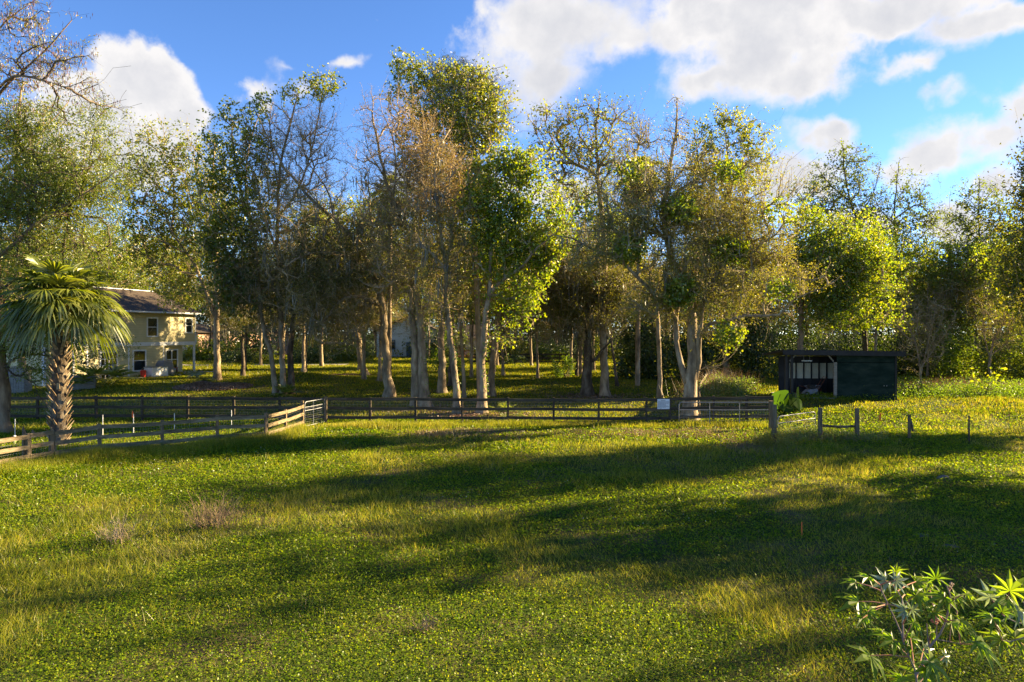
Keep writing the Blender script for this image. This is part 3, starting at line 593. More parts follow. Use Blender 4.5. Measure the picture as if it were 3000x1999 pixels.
TR['gumL'] = ptree('sweetgum_tree', 'tall light green sweetgum standing behind the leftmost cypress trunk', (62, 1150),
      [([(62, 1150), (60, 900), (55, 700), (50, 450), (60, 300), (70, 240)], .30, .06),
       ([(58, 760), (120, 650), (180, 540), (230, 460)], .10, .02, 0, -3), ([(55, 650), (20, 560), (-30, 470)], .09, .02, 0, 2), ([(52, 520), (110, 420), (150, 340)], .07, .02, 0, 3)],
      [(70, 480, 170, 170), (190, 500, 100, 120), (0, 400, 120, 130), (120, 350, 80, 60), (230, 560, 60, 70), (60, 700, 190, 120)], 'gum', (45, 420, 1900), 102, .28, per=9)
ptree('cedar_tree', 'dark rounded evergreen seen above the palm crown', (330, 1070), [([(330, 1070), (325, 850), (330, 690)], .22, .05), ([(327, 800), (260, 720), (220, 690)], .08, .02), ([(327, 800), (380, 740), (400, 700)], .08, .02)],
      [(330, 700, 90, 55), (240, 730, 90, 60), (390, 740, 60, 60), (280, 830, 140, 80)], 'gumd', (30, 300, 1300), 103, .24, per=14)
# sweetgum by the yellow house
ptree('sweetgum_tree', 'forked sweetgum beside the yellow house, leafy light green crown', (636, 1114),
      [([(636, 1114), (634, 985), (634, 841), (631, 722), (627, 620), (625, 500), (628, 420)], .34, .06),
       ([(632, 930), (622, 905), (598, 841), (574, 784), (550, 746), (502, 679), (473, 612), (424, 558), (400, 480)], .20, .03, 0, -2),
       ([(550, 746), (500, 720), (440, 690), (400, 650)], .08, .02, -1, -3), ([(631, 740), (690, 650), (720, 590)], .07, .02, 0, 2), ([(502, 679), (510, 590), (500, 500), (470, 420)], .09, .02, -1, 1),
       ([(627, 620), (580, 520), (560, 440)], .08, .02, 0, 2)],
      [(430, 460, 70, 90), (380, 530, 60, 80), (500, 450, 70, 80), (570, 440, 80, 70), (430, 380, 45, 35, 0, .5), (520, 560, 110, 90), (600, 560, 90, 110), (430, 620, 90, 60), (660, 640, 70, 90), (560, 680, 120, 60), (640, 800, 70, 60, 0, .5)],
      'gum', (70, 600, 3000), 104, .34, per=10, vine=0)
# cluster of three trunks
ptree('sweetgum_tree', 'dark slim trunk curving left, first of the three clustered trunks', (808, 1157),
      [([(808, 1157), (800, 1090), (789, 1013), (779, 985), (765, 918), (760, 865), (755, 780), (745, 700), (715, 600), (690, 480), (680, 380)], .22, .05),
       ([(755, 790), (700, 690), (645, 613), (600, 560)], .08, .02, 0, -2), ([(745, 690), (720, 560), (730, 430), (760, 330)], .10, .03, 0, 2)],
      [(690, 340, 60, 50), (660, 420, 70, 70), (720, 420, 80, 70), (650, 520, 80, 70), (740, 520, 80, 80), (700, 640, 100, 70), (640, 690, 80, 60), (690, 800, 110, 90, 0, .7), (640, 860, 70, 60, 0, .4)],
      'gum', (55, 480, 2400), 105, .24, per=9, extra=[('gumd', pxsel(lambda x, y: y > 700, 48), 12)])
ptree('maple_tree', 'middle trunk of the clustered three, reddish twiggy crown topped with green tufts', (829, 1157),
      [([(829, 1157), (827, 1032), (821, 927), (815, 830), (812, 725), (814, 620), (818, 524), (830, 440), (850, 360), (870, 290)], .26, .05),
       ([(812, 740), (770, 620), (747, 524), (700, 420)], .11, .03, 0, -2), ([(814, 640), (870, 560), (910, 450), (935, 330), (945, 260)], .10, .03, 0, 2),
       ([(816, 560), (800, 450), (790, 350), (800, 300)], .08, .02, 0, 1), ([(900, 470), (960, 400), (985, 330)], .05, .015, 1.5, 3)],
      [(860, 400, 80, 90, 0, 1.2), (800, 380, 70, 80), (920, 400, 70, 90), (750, 440, 60, 70), (940, 255, 62, 45, 1, .9), (850, 270, 40, 28, 0, .45), (760, 300, 45, 35, 0, .4), (850, 560, 110, 80), (960, 480, 50, 60, 0, .4)],
      'bud', (75, 700, 3200), 106, .26, per=5, twmat='twig_red', extra=[('gum', pxsel(lambda x, y: ((y < 300) | ((x < 780) & (y < 360))) & (x < 1010), 48), 13), ('olive', pxsel(lambda x, y: y > 540, 48), 8)])
ptree('oak_tree', 'darkest of the three clustered trunks, low spreading evergreen crown hung with moss', (853, 1154),
      [([(853, 1154), (851, 1032), (855, 960), (860, 900), (850, 820), (830, 760)], .30, .10),
       ([(860, 900), (900, 830), (960, 790)], .12, .03, 0, -2), ([(853, 850), (790, 790), (720, 770)], .12, .03, 0, 2), ([(855, 830), (880, 740), (900, 680)], .09, .03)],
      [(850, 790, 140, 80), (740, 780, 100, 80), (700, 860, 80, 50), (930, 800, 90, 80), (880, 900, 80, 50), (980, 860, 80, 60)], 'oakd', (50, 420, 2200), 107, .3, per=14, moss=140, clump=.5)
ptree('oak_tree', 'leaning dark-barked oak with lichen spots and long branches reaching far left', (1140, 1162),
      [([(1140, 1162), (1131, 1056), (1123, 956), (1119, 889), (1100, 820), (1078, 774), (1049, 717), (1016, 679), (979, 645), (912, 582), (860, 520), (832, 488), (779, 390), (740, 310)], .40, .03),
       ([(1100, 820), (1040, 760), (960, 740), (880, 750), (830, 790)], .12, .02, 0, -3), ([(1119, 900), (1060, 870), (1000, 880), (950, 940)], .12, .02, 0, -2),
       ([(1078, 774), (1090, 680), (1080, 600), (1040, 520)], .11, .02, 0, 2), ([(979, 645), (960, 560), (900, 470), (880, 380)], .09, .02, 0, 2), ([(1120, 900), (1160, 850), (1170, 790)], .09, .02, 0, 1)],
      [(1020, 800, 130, 110, -1, 1.4), (920, 840, 110, 90, -2), (1090, 760, 100, 90), (1010, 690, 130, 70, 1), (980, 950, 100, 70, -2, .8), (1060, 920, 70, 80, -1, .7), (900, 930, 60, 60, -2, .5), (1130, 850, 60, 80), (830, 480, 80, 90, 0, .5), (900, 600, 100, 70, 0, .6), (1000, 990, 90, 60, -3, 1.1), (930, 900, 90, 90, -3, 1)],
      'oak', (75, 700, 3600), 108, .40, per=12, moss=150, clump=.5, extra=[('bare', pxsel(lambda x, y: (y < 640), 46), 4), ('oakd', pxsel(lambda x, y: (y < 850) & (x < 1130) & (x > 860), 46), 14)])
ptree('oak_tree', 'short trunk leaning left on the lawn behind the lichen-spotted oak', (1071, 1100), [([(1071, 1100), (1056, 1056), (1050, 1004), (1040, 930), (1020, 870)], .34, .12), ([(1045, 950), (1090, 900), (1110, 850)], .1, .03)],
      [(1040, 890, 90, 60), (980, 930, 70, 50), (1100, 900, 60, 50)], 'oak', (25, 200, 900), 109, .34, moss=60)
# the pale double trunk
ptree('maple_tree', 'left of the pale paired trunks, straight grey trunk lit along its edge', (1219, 1192),
      [([(1219, 1192), (1217, 1100), (1217, 1032), (1210, 937), (1203, 820), (1202, 755), (1195, 680), (1185, 640), (1149, 590), (1127, 520), (1110, 430), (1090, 330)], .37, .05),
       ([(1202, 755), (1230, 660), (1234, 511), (1243, 430), (1240, 350)], .14, .03, 0, 1), ([(1149, 604), (1160, 500), (1150, 400), (1120, 330)], .09, .02, 0, -1.5), ([(1127, 520), (1080, 440), (1065, 370)], .06, .015, 0, -2)],
      [(1130, 430, 80, 100), (1200, 480, 90, 110), (1080, 330, 45, 60, 0, .5), (1180, 330, 70, 80), (1240, 420, 70, 90), (1200, 620, 100, 60, 0, .7), (1090, 280, 30, 30, 0, .2)],
      'bud', (65, 560, 2600), 110, .37, per=6, twmat='twig_red', vine=160)
ptree('maple_tree', 'right of the pale paired trunks, thicker and kinked, with vine climbing it', (1247, 1194),
      [([(1247, 1194), (1240, 1110), (1238, 1032), (1234, 946), (1219, 865), (1210, 750), (1216, 640), (1240, 540), (1262, 470), (1290, 420), (1318, 380)], .42, .05),
       ([(1216, 660), (1190, 560), (1180, 470)], .1, .03, 0, -1), ([(1250, 520), (1300, 520), (1340, 480)], .08, .02, 0, 1.5)],
      [(1290, 470, 80, 80), (1220, 560, 100, 70), (1330, 540, 60, 60), (1190, 640, 80, 50), (1170, 790, 80, 110, 0, .6), (1250, 780, 60, 100, 0, .5)],
      'bud', (60, 560, 2600), 111, .42, per=7, twmat='twig_red', vine=220, extra=[('olive', pxsel(lambda x, y: y > 590, 42), 10)])
ptree('sweetgum_tree', 'tallest green crown, its top highest above the middle of the wood', (1296, 1150),
      [([(1296, 1150), (1292, 950), (1288, 760), (1285, 600), (1283, 430), (1275, 330), (1240, 230), (1200, 170)], .34, .05),
       ([(1285, 560), (1330, 510), (1362, 390), (1370, 305), (1370, 230)], .14, .03, 0, -1), ([(1283, 450), (1240, 360), (1190, 300)], .10, .02, 0, 2), ([(1362, 400), (1420, 350), (1460, 300)], .07, .02, -1, 1), ([(1330, 510), (1400, 460), (1470, 400)], .06, .02, 0, -2)],
      [(1180, 185, 50, 40, 0, .8), (1200, 250, 65, 60), (1280, 230, 70, 55), (1370, 230, 70, 50, 0, 1.1), (1420, 280, 70, 60), (1450, 350, 60, 60), (1360, 350, 90, 80), (1250, 330, 80, 70), (1400, 410, 80, 40), (1490, 385, 30, 20, 0, .3), (1290, 440, 60, 60, 0, .6)],
      'gum', (85, 700, 3400), 112, .34, per=9)
ptree('pine_tree', 'grey-green pine whose tufted top stands among the tallest crowns', (1322, 1130), [([(1322, 1130), (1325, 800), (1330, 500), (1330, 300), (1332, 180)], .28, .05), ([(1330, 420), (1380, 340), (1420, 270)], .07, .02), ([(1330, 380), (1290, 300), (1270, 230)], .07, .02)],
      [(1330, 200, 60, 35), (1290, 240, 50, 35), (1390, 240, 60, 35), (1330, 300, 90, 40), (1450, 260, 40, 25, 0, .5)], 'pine', (35, 260, 750), 113, .28, per=13, Y=52)
ptree('sweetgum_tree', 'leaning dark trunk forking high into two thin stems, right of the pale pair', (1341, 1213),
      [([(1341, 1213), (1334, 1110), (1326, 1032), (1316, 960), (1310, 918), (1307, 841), (1307, 770), (1298, 736), (1288, 660), (1279, 591), (1275, 500), (1290, 420)], .27, .03),
       ([(1305, 775), (1322, 712), (1324, 650), (1312, 604), (1320, 500)], .15, .03, 0, 1), ([(1279, 591), (1240, 540), (1210, 500)], .05, .01)],
      [(1290, 560, 80, 70), (1320, 480, 60, 60), (1250, 600, 70, 60), (1330, 640, 60, 60), (1270, 720, 80, 60, 0, .5), (1350, 780, 60, 70, 0, .4)], 'bud', (45, 420, 1900), 114, .27, per=8, twmat='twig_red', moss=60, vine=120, extra=[('olive', pxsel(lambda x, y: y > 620, 40), 10)])
ptree('sweetgum_tree', 'pale trunk with ivy at its foot and a bright green fresh crown', (1410, 1212),
      [([(1410, 1212), (1412, 1120), (1415, 1032), (1424, 918), (1432, 875), (1434, 841), (1439, 722), (1436, 690), (1410, 650), (1393, 613), (1375, 573), (1372, 500)], .36, .05),
       ([(1436, 700), (1460, 676), (1491, 582), (1500, 510), (1495, 450)], .13, .03, 0, 1), ([(1428, 880), (1450, 845), (1480, 817), (1537, 774), (1575, 726), (1632, 679), (1660, 620)], .13, .02, 0, -1),
       ([(1495, 570), (1560, 480), (1600, 450), (1630, 440)], .06, .015, 1, 2)],
      [(1500, 470, 80, 50), (1460, 520, 70, 50), (1540, 520, 50, 50), (1480, 610, 90, 60), (1400, 590, 50, 60), (1540, 620, 50, 40), (1590, 445, 50, 16, 1, .3), (1440, 680, 70, 50), (1610, 720, 80, 60, 0, .6), (1500, 740, 70, 50, 0, .5)],
      'bright', (60, 560, 2300), 115, .36, per=10, vine=220, clump=.7)
ptree('oak_tree', 'dark oak behind the ivy-footed trunk, leaning away to the right', (1439, 1160),
      [([(1439, 1160), (1444, 1056), (1460, 946), (1484, 870), (1537, 798), (1600, 740), (1650, 660), (1690, 600)], .32, .05), ([(1484, 870), (1470, 780), (1480, 700)], .12, .03, 0, 2), ([(1537, 798), (1600, 800), (1660, 780)], .08, .02, 0, -2), ([(1650, 660), (1640, 590), (1600, 560)], .07, .02)],
      [(1560, 780, 110, 90), (1640, 700, 100, 80), (1500, 700, 90, 80), (1600, 860, 100, 70), (1480, 880, 80, 80), (1560, 930, 90, 60, -1), (1400, 800, 70, 90), (1680, 620, 70, 60), (1700, 800, 80, 80)], 'olive', (60, 560, 2700), 116, .32, per=12, moss=150)
ptree('slim_tree', 'thin straight grey trunk standing between the leaning trunk and the ivy-footed one', (1360, 1165),
      [([(1360, 1165), (1353, 1008), (1343, 889), (1330, 720), (1345, 600), (1350, 520)], .16, .04)], [(1345, 560, 70, 70), (1370, 700, 80, 80), (1330, 820, 70, 60)], 'olive', (30, 260, 1000), 117, .16, per=9, moss=40)
# right of the middle
ptree('live_oak', 'stout gnarled oak with a flared foot and a low side limb', (1721, 1158),
      [([(1721, 1158), (1722, 1056), (1722, 961), (1728, 900), (1738, 860), (1747, 793), (1750, 720)], .46, .12), ([(1722, 1062), (1745, 1050), (1765, 1025), (1790, 1000)], .18, .05, 0, -1.5), ([(1724, 930), (1680, 870), (1620, 850), (1570, 870)], .16, .03, 0, -2),
       ([(1738, 870), (1800, 810), (1850, 800)], .13, .03, 0, 2), ([(1726, 900), (1690, 820), (1670, 740)], .12, .03, 0, 2)],
      [(1720, 850, 130, 80), (1630, 890, 90, 60), (1820, 850, 80, 70), (1700, 760, 110, 70), (1600, 960, 70, 50, -1, .5), (1800, 950, 50, 60, -1, .4), (1650, 820, 100, 70)], 'oakd', (55, 480, 2600), 118, .46, per=13, moss=160, clump=.5, extra=[('olive', pxsel(lambda x, y: y < 800, 48), 11)])
ptree('sweetgum_tree', 'tall straight pale trunk with a flared foot and sparse spring crown', (1773, 1160),
      [([(1773, 1160), (1770, 1056), (1766, 889), (1773, 770), (1763, 636), (1752, 500), (1745, 412), (1750, 345), (1755, 300)], .36, .05),
       ([(1752, 520), (1716, 496), (1679, 479), (1625, 421), (1600, 370), (1590, 330)], .10, .015, 0, 1), ([(1750, 470), (1700, 400), (1680, 330)], .08, .015, 0, -2), ([(1750, 440), (1790, 380), (1810, 320)], .08, .015, 0, 1), ([(1679, 479), (1620, 470), (1575, 400)], .06, .01)],
      [(1620, 360, 70, 50), (1700, 340, 80, 55), (1780, 340, 70, 50), (1660, 430, 90, 50), (1760, 450, 80, 60), (1590, 320, 40, 25, 0, .5), (1840, 360, 40, 40, 0, .5)], 'gum', (70, 620, 2300), 119, .36, per=3, clump=.8, size=.9)
ptree('sweetgum_tree', 'leafy green crown low beside the tall pale trunk', (1700, 1100), [([(1700, 1100), (1705, 850), (1715, 650), (1720, 540)], .24, .05), ([(1712, 700), (1650, 600), (1620, 540)], .08, .02), ([(1715, 650), (1770, 580)], .07, .02)],
      [(1720, 560, 80, 60), (1640, 580, 60, 60), (1780, 620, 60, 60), (1700, 700, 110, 70), (1650, 800, 90, 60)], 'bright', (30, 300, 1200), 120, .24, per=10)
ptree('slim_tree', 'thin leaning trunk behind the tall pale trunk', (1809, 1132), [([(1809, 1132), (1798, 1050), (1790, 985), (1785, 900), (1795, 780)], .14, .04)], [(1800, 800, 70, 70), (1830, 900, 60, 50)], 'oakd', (15, 120, 600), 121, .14, per=12)
ptree('bare_pole_tree', 'slim straight orange-brown trunk without branches behind the white notice', (1934, 1166), [([(1934, 1166), (1932, 1080), (1930, 1008), (1924, 918), (1920, 860)], .19, .13), ([(1920, 860), (1905, 800), (1900, 760)], .06, .02)], [(1900, 780, 60, 50)], 'olive', (6, 30, 160), 122, .19, per=8)
ptree('elm_tree', 'massive many-stemmed tree behind the long steel gate, wide twiggy olive crown', (2020, 1232),
      [([(2020, 1232), (2022, 1164), (2025, 1110), (2030, 1080), (2028, 1000), (2027, 937), (2015, 880), (1996, 808), (1972, 765), (1957, 712), (1945, 624), (1958, 512), (1980, 401), (1983, 289)], .47, .03),
       ([(2012, 1120), (2000, 1085), (1986, 1033), (1979, 956), (1990, 880), (2000, 800)], .22, .05, 0, 1), ([(2034, 1110), (2045, 1060), (2048, 985), (2058, 889), (2067, 870), (2110, 803), (2150, 720), (2170, 640)], .22, .03, 0, -1),
       ([(1984, 990), (1979, 935), (1957, 903), (1919, 870), (1900, 846), (1867, 813), (1800, 746), (1757, 741), (1680, 700), (1620, 690)], .16, .02, .5, -2.5), ([(2050, 985), (2080, 950), (2139, 937), (2187, 925), (2282, 922), (2330, 875), (2416, 841), (2450, 820)], .13, .02, -.5, -2.5),
       ([(2090, 820), (2130, 760), (2187, 741), (2258, 717), (2330, 690)], .10, .02, -1, 1.5), ([(1957, 712), (1900, 640), (1840, 580)], .08, .02, 0, -2), ([(1958, 560), (2010, 480), (2060, 410)], .07, .015, 0, 1), ([(1945, 640), (1880, 520), (1850, 420)], .07, .015, 0, 1),
       ([(2040, 900), (2040, 780), (2060, 650), (2080, 560)], .11, .02, 0, 2), ([(1867, 813), (1870, 720), (1850, 640)], .07, .02, -1, -1)],
      [(1990, 640, 150, 110, 0, 1.2), (1840, 640, 120, 90, -1), (1760, 740, 110, 80, -2, .8), (2120, 680, 140, 100), (2240, 740, 110, 80, 0, 1), (2330, 820, 90, 60, -2, .6), (2060, 820, 150, 90, -1), (1960, 860, 100, 70, -1, .8), (2150, 880, 120, 60, -1, .8), (2130, 980, 80, 50, -1.5, .6), (1870, 900, 60, 60, -1, .5),
       (1985, 400, 60, 80, 0, .5), (1985, 300, 25, 40, 0, .2), (1880, 400, 60, 70, 0, .5), (1920, 520, 90, 80, 0, .8), (2070, 500, 70, 90, 0, .6), (2200, 620, 70, 50, 0, .5)],
      'olive', (170, 1900, 8500), 123, .47, per=9, env=.5, cs=1.15, clump=.6, zmin=1.8, up=.3, twmat='twig_grey', moss=60, extra=[('bare', pxsel(lambda x, y: y < 470, 38), 2), ('vine_', lambda p: np.zeros(len(p), bool), 1)] if 0 else [('bare', pxsel(lambda x, y: y < 470, 38), 2), ('bright', pxsel(lambda x, y: (np.sin(x / 47.) * np.cos(y / 39.) > .55), 38), 8)])
ptree('maple_tree', 'green V-forked crown rising behind the many-stemmed tree', (2128, 1110),
      [([(2128, 1110), (2126, 900), (2124, 700), (2123, 585), (2100, 555), (2074, 535), (2047, 486), (2040, 420)], .34, .05), ([(2123, 600), (2140, 540), (2168, 490), (2190, 430), (2200, 370)], .16, .03, 0, 1), ([(2125, 640), (2180, 590), (2240, 560), (2260, 520)], .08, .02, 0, -1), ([(2140, 540), (2130, 440), (2120, 350)], .09, .02, 0, 1)],
      [(2110, 350, 40, 45), (2150, 360, 45, 50), (2200, 400, 60, 70), (2230, 470, 40, 60), (2070, 400, 45, 60), (2130, 470, 100, 90), (2060, 480, 50, 60), (2030, 560, 60, 80), (2200, 540, 50, 30, 0, .5), (2260, 540, 30, 30, 0, .2), (2100, 620, 80, 60)],
      'gum', (60, 480, 2300), 124, .34, per=11, clump=.75)
ptree('sweetgum_tree', 'bright yellow-green crown overhanging the dark shed roof', (2346, 1120),
      [([(2346, 1120), (2346, 985), (2350, 880), (2370, 780), (2390, 700), (2400, 640)], .36, .06), ([(2350, 880), (2420, 840), (2500, 820), (2560, 830)], .14, .02, 0, -2), ([(2365, 790), (2440, 740), (2520, 720)], .12, .02, 0, -1), ([(2348, 920), (2300, 850), (2270, 780)], .12, .03, 0, 1), ([(2350, 900), (2430, 900), (2520, 920), (2590, 950)], .10, .02, -.5, -3), ([(2390, 700), (2330, 650), (2300, 600)], .08, .02)],
      [(2500, 770, 100, 80, -1, 1.1), (2560, 760, 55, 60, -1, .8), (2430, 690, 90, 70), (2360, 640, 70, 50), (2400, 780, 110, 80), (2520, 860, 90, 50, -2, 1), (2600, 860, 40, 50, -2, .4), (2430, 880, 100, 50, -1), (2600, 940, 60, 30, -3, .4), (2500, 940, 110, 40, -2, .8), (2320, 740, 70, 60), (2620, 900, 35, 30, -3, .2)],
      'bright', (80, 700, 3400), 125, .36, per=13, clump=.5)
ptree('sweetgum_tree', 'tall green tree behind the shed with the highest pointed top on the right', (2534, 1095),
      [([(2534, 1095), (2532, 850), (2522, 685), (2500, 618), (2480, 540), (2470, 470), (2468, 425)], .32, .04), ([(2510, 650), (2560, 560), (2580, 480)], .10, .02), ([(2490, 590), (2430, 540), (2400, 500)], .09, .02), ([(2475, 500), (2500, 450), (2530, 440)], .05, .01)],
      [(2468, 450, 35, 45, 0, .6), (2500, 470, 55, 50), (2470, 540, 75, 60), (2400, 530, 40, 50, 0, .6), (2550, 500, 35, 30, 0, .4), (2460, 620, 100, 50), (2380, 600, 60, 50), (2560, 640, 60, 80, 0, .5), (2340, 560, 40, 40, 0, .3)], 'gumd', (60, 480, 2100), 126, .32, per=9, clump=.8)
ptree('slim_tree', 'sparse tree with half-bare top between the pointed green tree and the woods', (2634, 1095),
      [([(2634, 1095), (2632, 863), (2625, 716), (2620, 620), (2625, 560), (2632, 480)], .30, .03), ([(2622, 660), (2570, 600), (2555, 530)], .07, .015), ([(2622, 640), (2690, 600), (2730, 640)], .08, .015), ([(2620, 600), (2670, 520)], .06, .01)],
      [(2640, 500, 40, 30, 0, .4), (2625, 570, 60, 60, 0, .6), (2680, 580, 50, 60), (2720, 640, 60, 30), (2640, 660, 90, 50), (2760, 680, 40, 20, 0, .3), (2640, 760, 90, 60), (2700, 740, 70, 60)], 'gumd', (55, 440, 2000), 127, .30, per=7, clump=.9)
ptree('slim_tree', 'slender open-crowned tree standing apart near the right edge', (2884, 1100),
      [([(2884, 1100), (2880, 950), (2877, 886), (2873, 729), (2868, 662), (2868, 590), (2870, 530)], .24, .03), ([(2872, 720), (2820, 650), (2790, 620)], .07, .015), ([(2870, 690), (2930, 640), (2975, 610)], .07, .015), ([(2868, 620), (2830, 570)], .05, .01), ([(2868, 600), (2910, 560)], .05, .01)],
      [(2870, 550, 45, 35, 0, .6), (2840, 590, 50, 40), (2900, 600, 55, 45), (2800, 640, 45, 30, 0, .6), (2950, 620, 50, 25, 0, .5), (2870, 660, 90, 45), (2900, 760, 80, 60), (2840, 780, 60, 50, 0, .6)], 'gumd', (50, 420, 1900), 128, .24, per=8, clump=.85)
ptree('maple_tree', 'rounded yellow-green tree low in the right-hand woods', (2780, 1100), [([(2780, 1100), (2785, 900), (2790, 780), (2785, 720)], .28, .05), ([(2786, 860), (2720, 800), (2690, 780)], .1, .02), ([(2788, 820), (2840, 780)], .08, .02)],
      [(2790, 740, 50, 45), (2760, 800, 90, 70), (2700, 840, 70, 70), (2810, 860, 90, 70), (2700, 940, 80, 60), (2830, 960, 80, 60)], 'bright', (45, 380, 2000), 129, .28, per=12, extra=[('olive', pxsel(lambda x, y: x > 2790, 50), 9)])
ptree('pine_tree', 'dark pine with a flat tufted top in the right corner of the woods', (2960, 1095), [([(2960, 1095), (2962, 850), (2965, 700), (2966, 660)], .26, .05), ([(2963, 760), (3010, 700)], .08, .02), ([(2963, 780), (2920, 730)], .07, .02)],
      [(2965, 670, 45, 28), (3010, 700, 50, 40), (2940, 740, 55, 40), (2980, 800, 70, 50), (2960, 900, 90, 60)], 'gumd', (35, 320, 1500), 130, .26, per=14)
ptree('maple_tree', 'leafy tree cut by the right edge of the view', (3040, 1110), [([(3040, 1110), (3040, 900), (3035, 700), (3020, 560)], .3, .05), ([(3038, 800), (2980, 720), (2960, 690)], .1, .02)], [(3040, 600, 60, 60), (3020, 720, 80, 70), (2990, 840, 80, 80), (3060, 860, 90, 90), (3000, 570, 30, 20, 0, .3)], 'gum', (40, 360, 1700), 131, .3, per=12, Y=48)
ptree('dead_shrub_tree', 'bare pale branches arching out of the thicket right of the shed', (2700, 1150),
      [([(2700, 1150), (2695, 1080), (2680, 1000), (2650, 930)], .10, .02), ([(2697, 1100), (2720, 1000), (2740, 900), (2735, 850)], .06, .01, 0, 1), ([(2690, 1050), (2650, 1035), (2620, 1040)], .04, .01, 0, -1), ([(2697, 1080), (2760, 990), (2790, 950)], .05, .01), ([(2682, 1010), (2640, 970), (2615, 920)], .04, .01, 0, -.5)],
      [(2680, 920, 60, 60), (2740, 930, 60, 60), (2650, 1020, 40, 30, 0, .3), (2720, 1040, 50, 50, 0, .5)], 'bare', (45, 260, 700), 132, .10, per=.3, zmin=.5)
ptree('leaning_tree', 'grey dead limb curving in from the right edge above the thicket', (2905, 1130), [([(2905, 1130), (2900, 1050), (2920, 980), (2955, 940), (3010, 935)], .14, .03), ([(2902, 1060), (2880, 960), (2890, 880)], .07, .02), ([(2905, 1040), (2960, 1000), (3000, 990)], .05, .02)],
      [(2900, 920, 50, 60), (2980, 940, 50, 40), (2930, 1000, 60, 40)], 'bare', (25, 160, 500), 133, .14, per=.8, zmin=.5)

# ------------------------------------------------------------------ trees of the wood behind and beyond the frame, copied from a few kinds
KIND = {}
def generic(key, name, h, crown, style, ns, seed, r0, per, lean=0, moss=0, extra_l=()):
    rg = np.random.default_rng(seed); tr = [(0, 0, -.1), (lean * .3, .1, h * .3), (lean * .7, 0, h * .6), (lean, .2, h * .92)]
    limbs = [(tr, r0, .05)] + [(l, .1, .02) for l in extra_l]
    T = grow(rg, limbs, [(a, b, c, d * 1.15, e * 1.15, f * 1.15) for a, b, c, d, e, f in crown], (ns[0], int(ns[1] * 1.2), int(ns[2] * 1.5)), h * .25); finish(T, rg, r0)
    KIND[key] = (name, T, rg, style, per, moss)
generic('a', 'wood_tree', 17, [(0, 0, 12.5, 3.6, 3.4, 4), (1.5, .5, 9, 3, 3, 2.5), (-1.5, 0, 8, 2.6, 2.6, 2)], 'gum', (30, 260, 1100), 201, .18, 12, .8)
generic('b', 'wood_tree', 20, [(0, 0, 16, 2.8, 2.8, 4), (.5, 0, 11, 3.2, 3, 2.5)], 'gumd', (28, 240, 1000), 202, .19, 12, -.6)
generic('c', 'wood_tree', 14, [(0, 0, 9.5, 4.4, 4, 3), (2, 0, 6.5, 3, 3, 2), (-2.4, 0, 6, 2.6, 3, 2)], 'oakd', (32, 280, 1200), 203, .22, 15, .5, moss=90)
generic('d', 'wood_tree', 15, [(0, 0, 10, 4, 3.6, 3.6), (-1, 0, 6, 3, 3, 2)], 'olive', (32, 280, 1300), 204, .19, 10, .3, moss=60)
generic('e', 'wood_tree', 18, [(0, 0, 12.5, 4, 3.6, 4.2), (0, 0, 7.5, 3.4, 3.4, 2.2)], 'bright', (30, 260, 1200), 205, .19, 13, -.4)
generic('f', 'wood_tree', 15, [(0, 0, 10, 3.0, 2.8, 4.2), (1, 0, 5.5, 2.6, 2.6, 2.8)], 'oakd', (32, 320, 1700), 206, .24, 42, .3)
protos = {}
rr = random.Random(77)
def place(key, x, y, s, rz, label, group):
    if key not in protos:
        name, T, rg, style, per, moss = KIND[key]
        root = thing(name, (x, y, ghf(x, y)), label, 'tree', group, rz); root.scale = (s, s, s)
        build_tree(T, rg, root, STY[style], per * 1.25, .6, 1.2, None, moss, sides=(7, 4, 3, 3)); protos[key] = root; return root
    return copy_tree(protos[key], (x, y, ghf(x, y)), rz, s, label, group)
LAB = {'a': 'light green tree standing in the wood behind the lawn', 'b': 'slim dark green tree standing in the wood behind the lawn', 'c': 'dark low oak hung with moss in the wood behind the lawn', 'd': 'olive twiggy tree standing in the wood behind the lawn', 'e': 'yellow-green tree standing in the wood behind the lawn'}
GRP = {'a': 'light green trees of the wood behind', 'b': 'slim dark trees of the wood behind', 'c': 'dark mossy oaks of the wood behind', 'd': 'olive trees of the wood behind', 'e': 'yellow-green trees of the wood behind'}
LM = [(-400, 'left of the yellow house'), (250, 'above the palm'), (440, 'behind the yellow house'), (600, 'beside the forked sweetgum'), (760, 'beside the three clustered trunks'), (930, 'between the clustered trunks and the lichen-spotted oak'), (1090, 'behind the lichen-spotted oak'), (1230, 'behind the pale paired trunks'), (1340, 'behind the high-forking leaning trunk'),
      (1430, 'behind the ivy-footed trunk'), (1560, 'left of the gnarled oak'), (1700, 'behind the gnarled oak'), (1790, 'behind the tall pale trunk'), (1930, 'behind the pole trunk'), (2040, 'behind the many-stemmed tree'), (2190, 'between the many-stemmed tree and the shed'), (2340, 'behind the open bay of the shed'), (2520, 'behind the closed half of the shed'), (2680, 'right of the shed'), (2860, 'behind the open-crowned slim tree'), (3010, 'at the right edge'), (3400, 'beyond the right edge')]
DESC = {'a': 'light green tree of the wood', 'b': 'slim dark green tree of the wood', 'c': 'low dark oak hung with moss', 'd': 'olive twiggy tree of the wood', 'e': 'yellow-green tree of the wood'}
ROW = []
def backrow(n, px0, px1, y0, y1, keys, s0, s1, jit=.5):
    for i in range(n):
        px = px0 + (px1 - px0) * (i + .5 + rr.uniform(-jit, jit)) / n; Y = rr.uniform(y0, y1); k = rr.choice(keys)
        ROW.append((k, px, Y, place(k, (px - 1500) / F * Y, Y, rr.uniform(s0, s1), rr.uniform(0, 6.28), LAB[k], GRP[k])))
backrow(17, 640, 2260, 66, 82, 'acddee', .85, 1.1)
backrow(11, 640, 2280, 54, 63, 'cdcde', .72, .92)
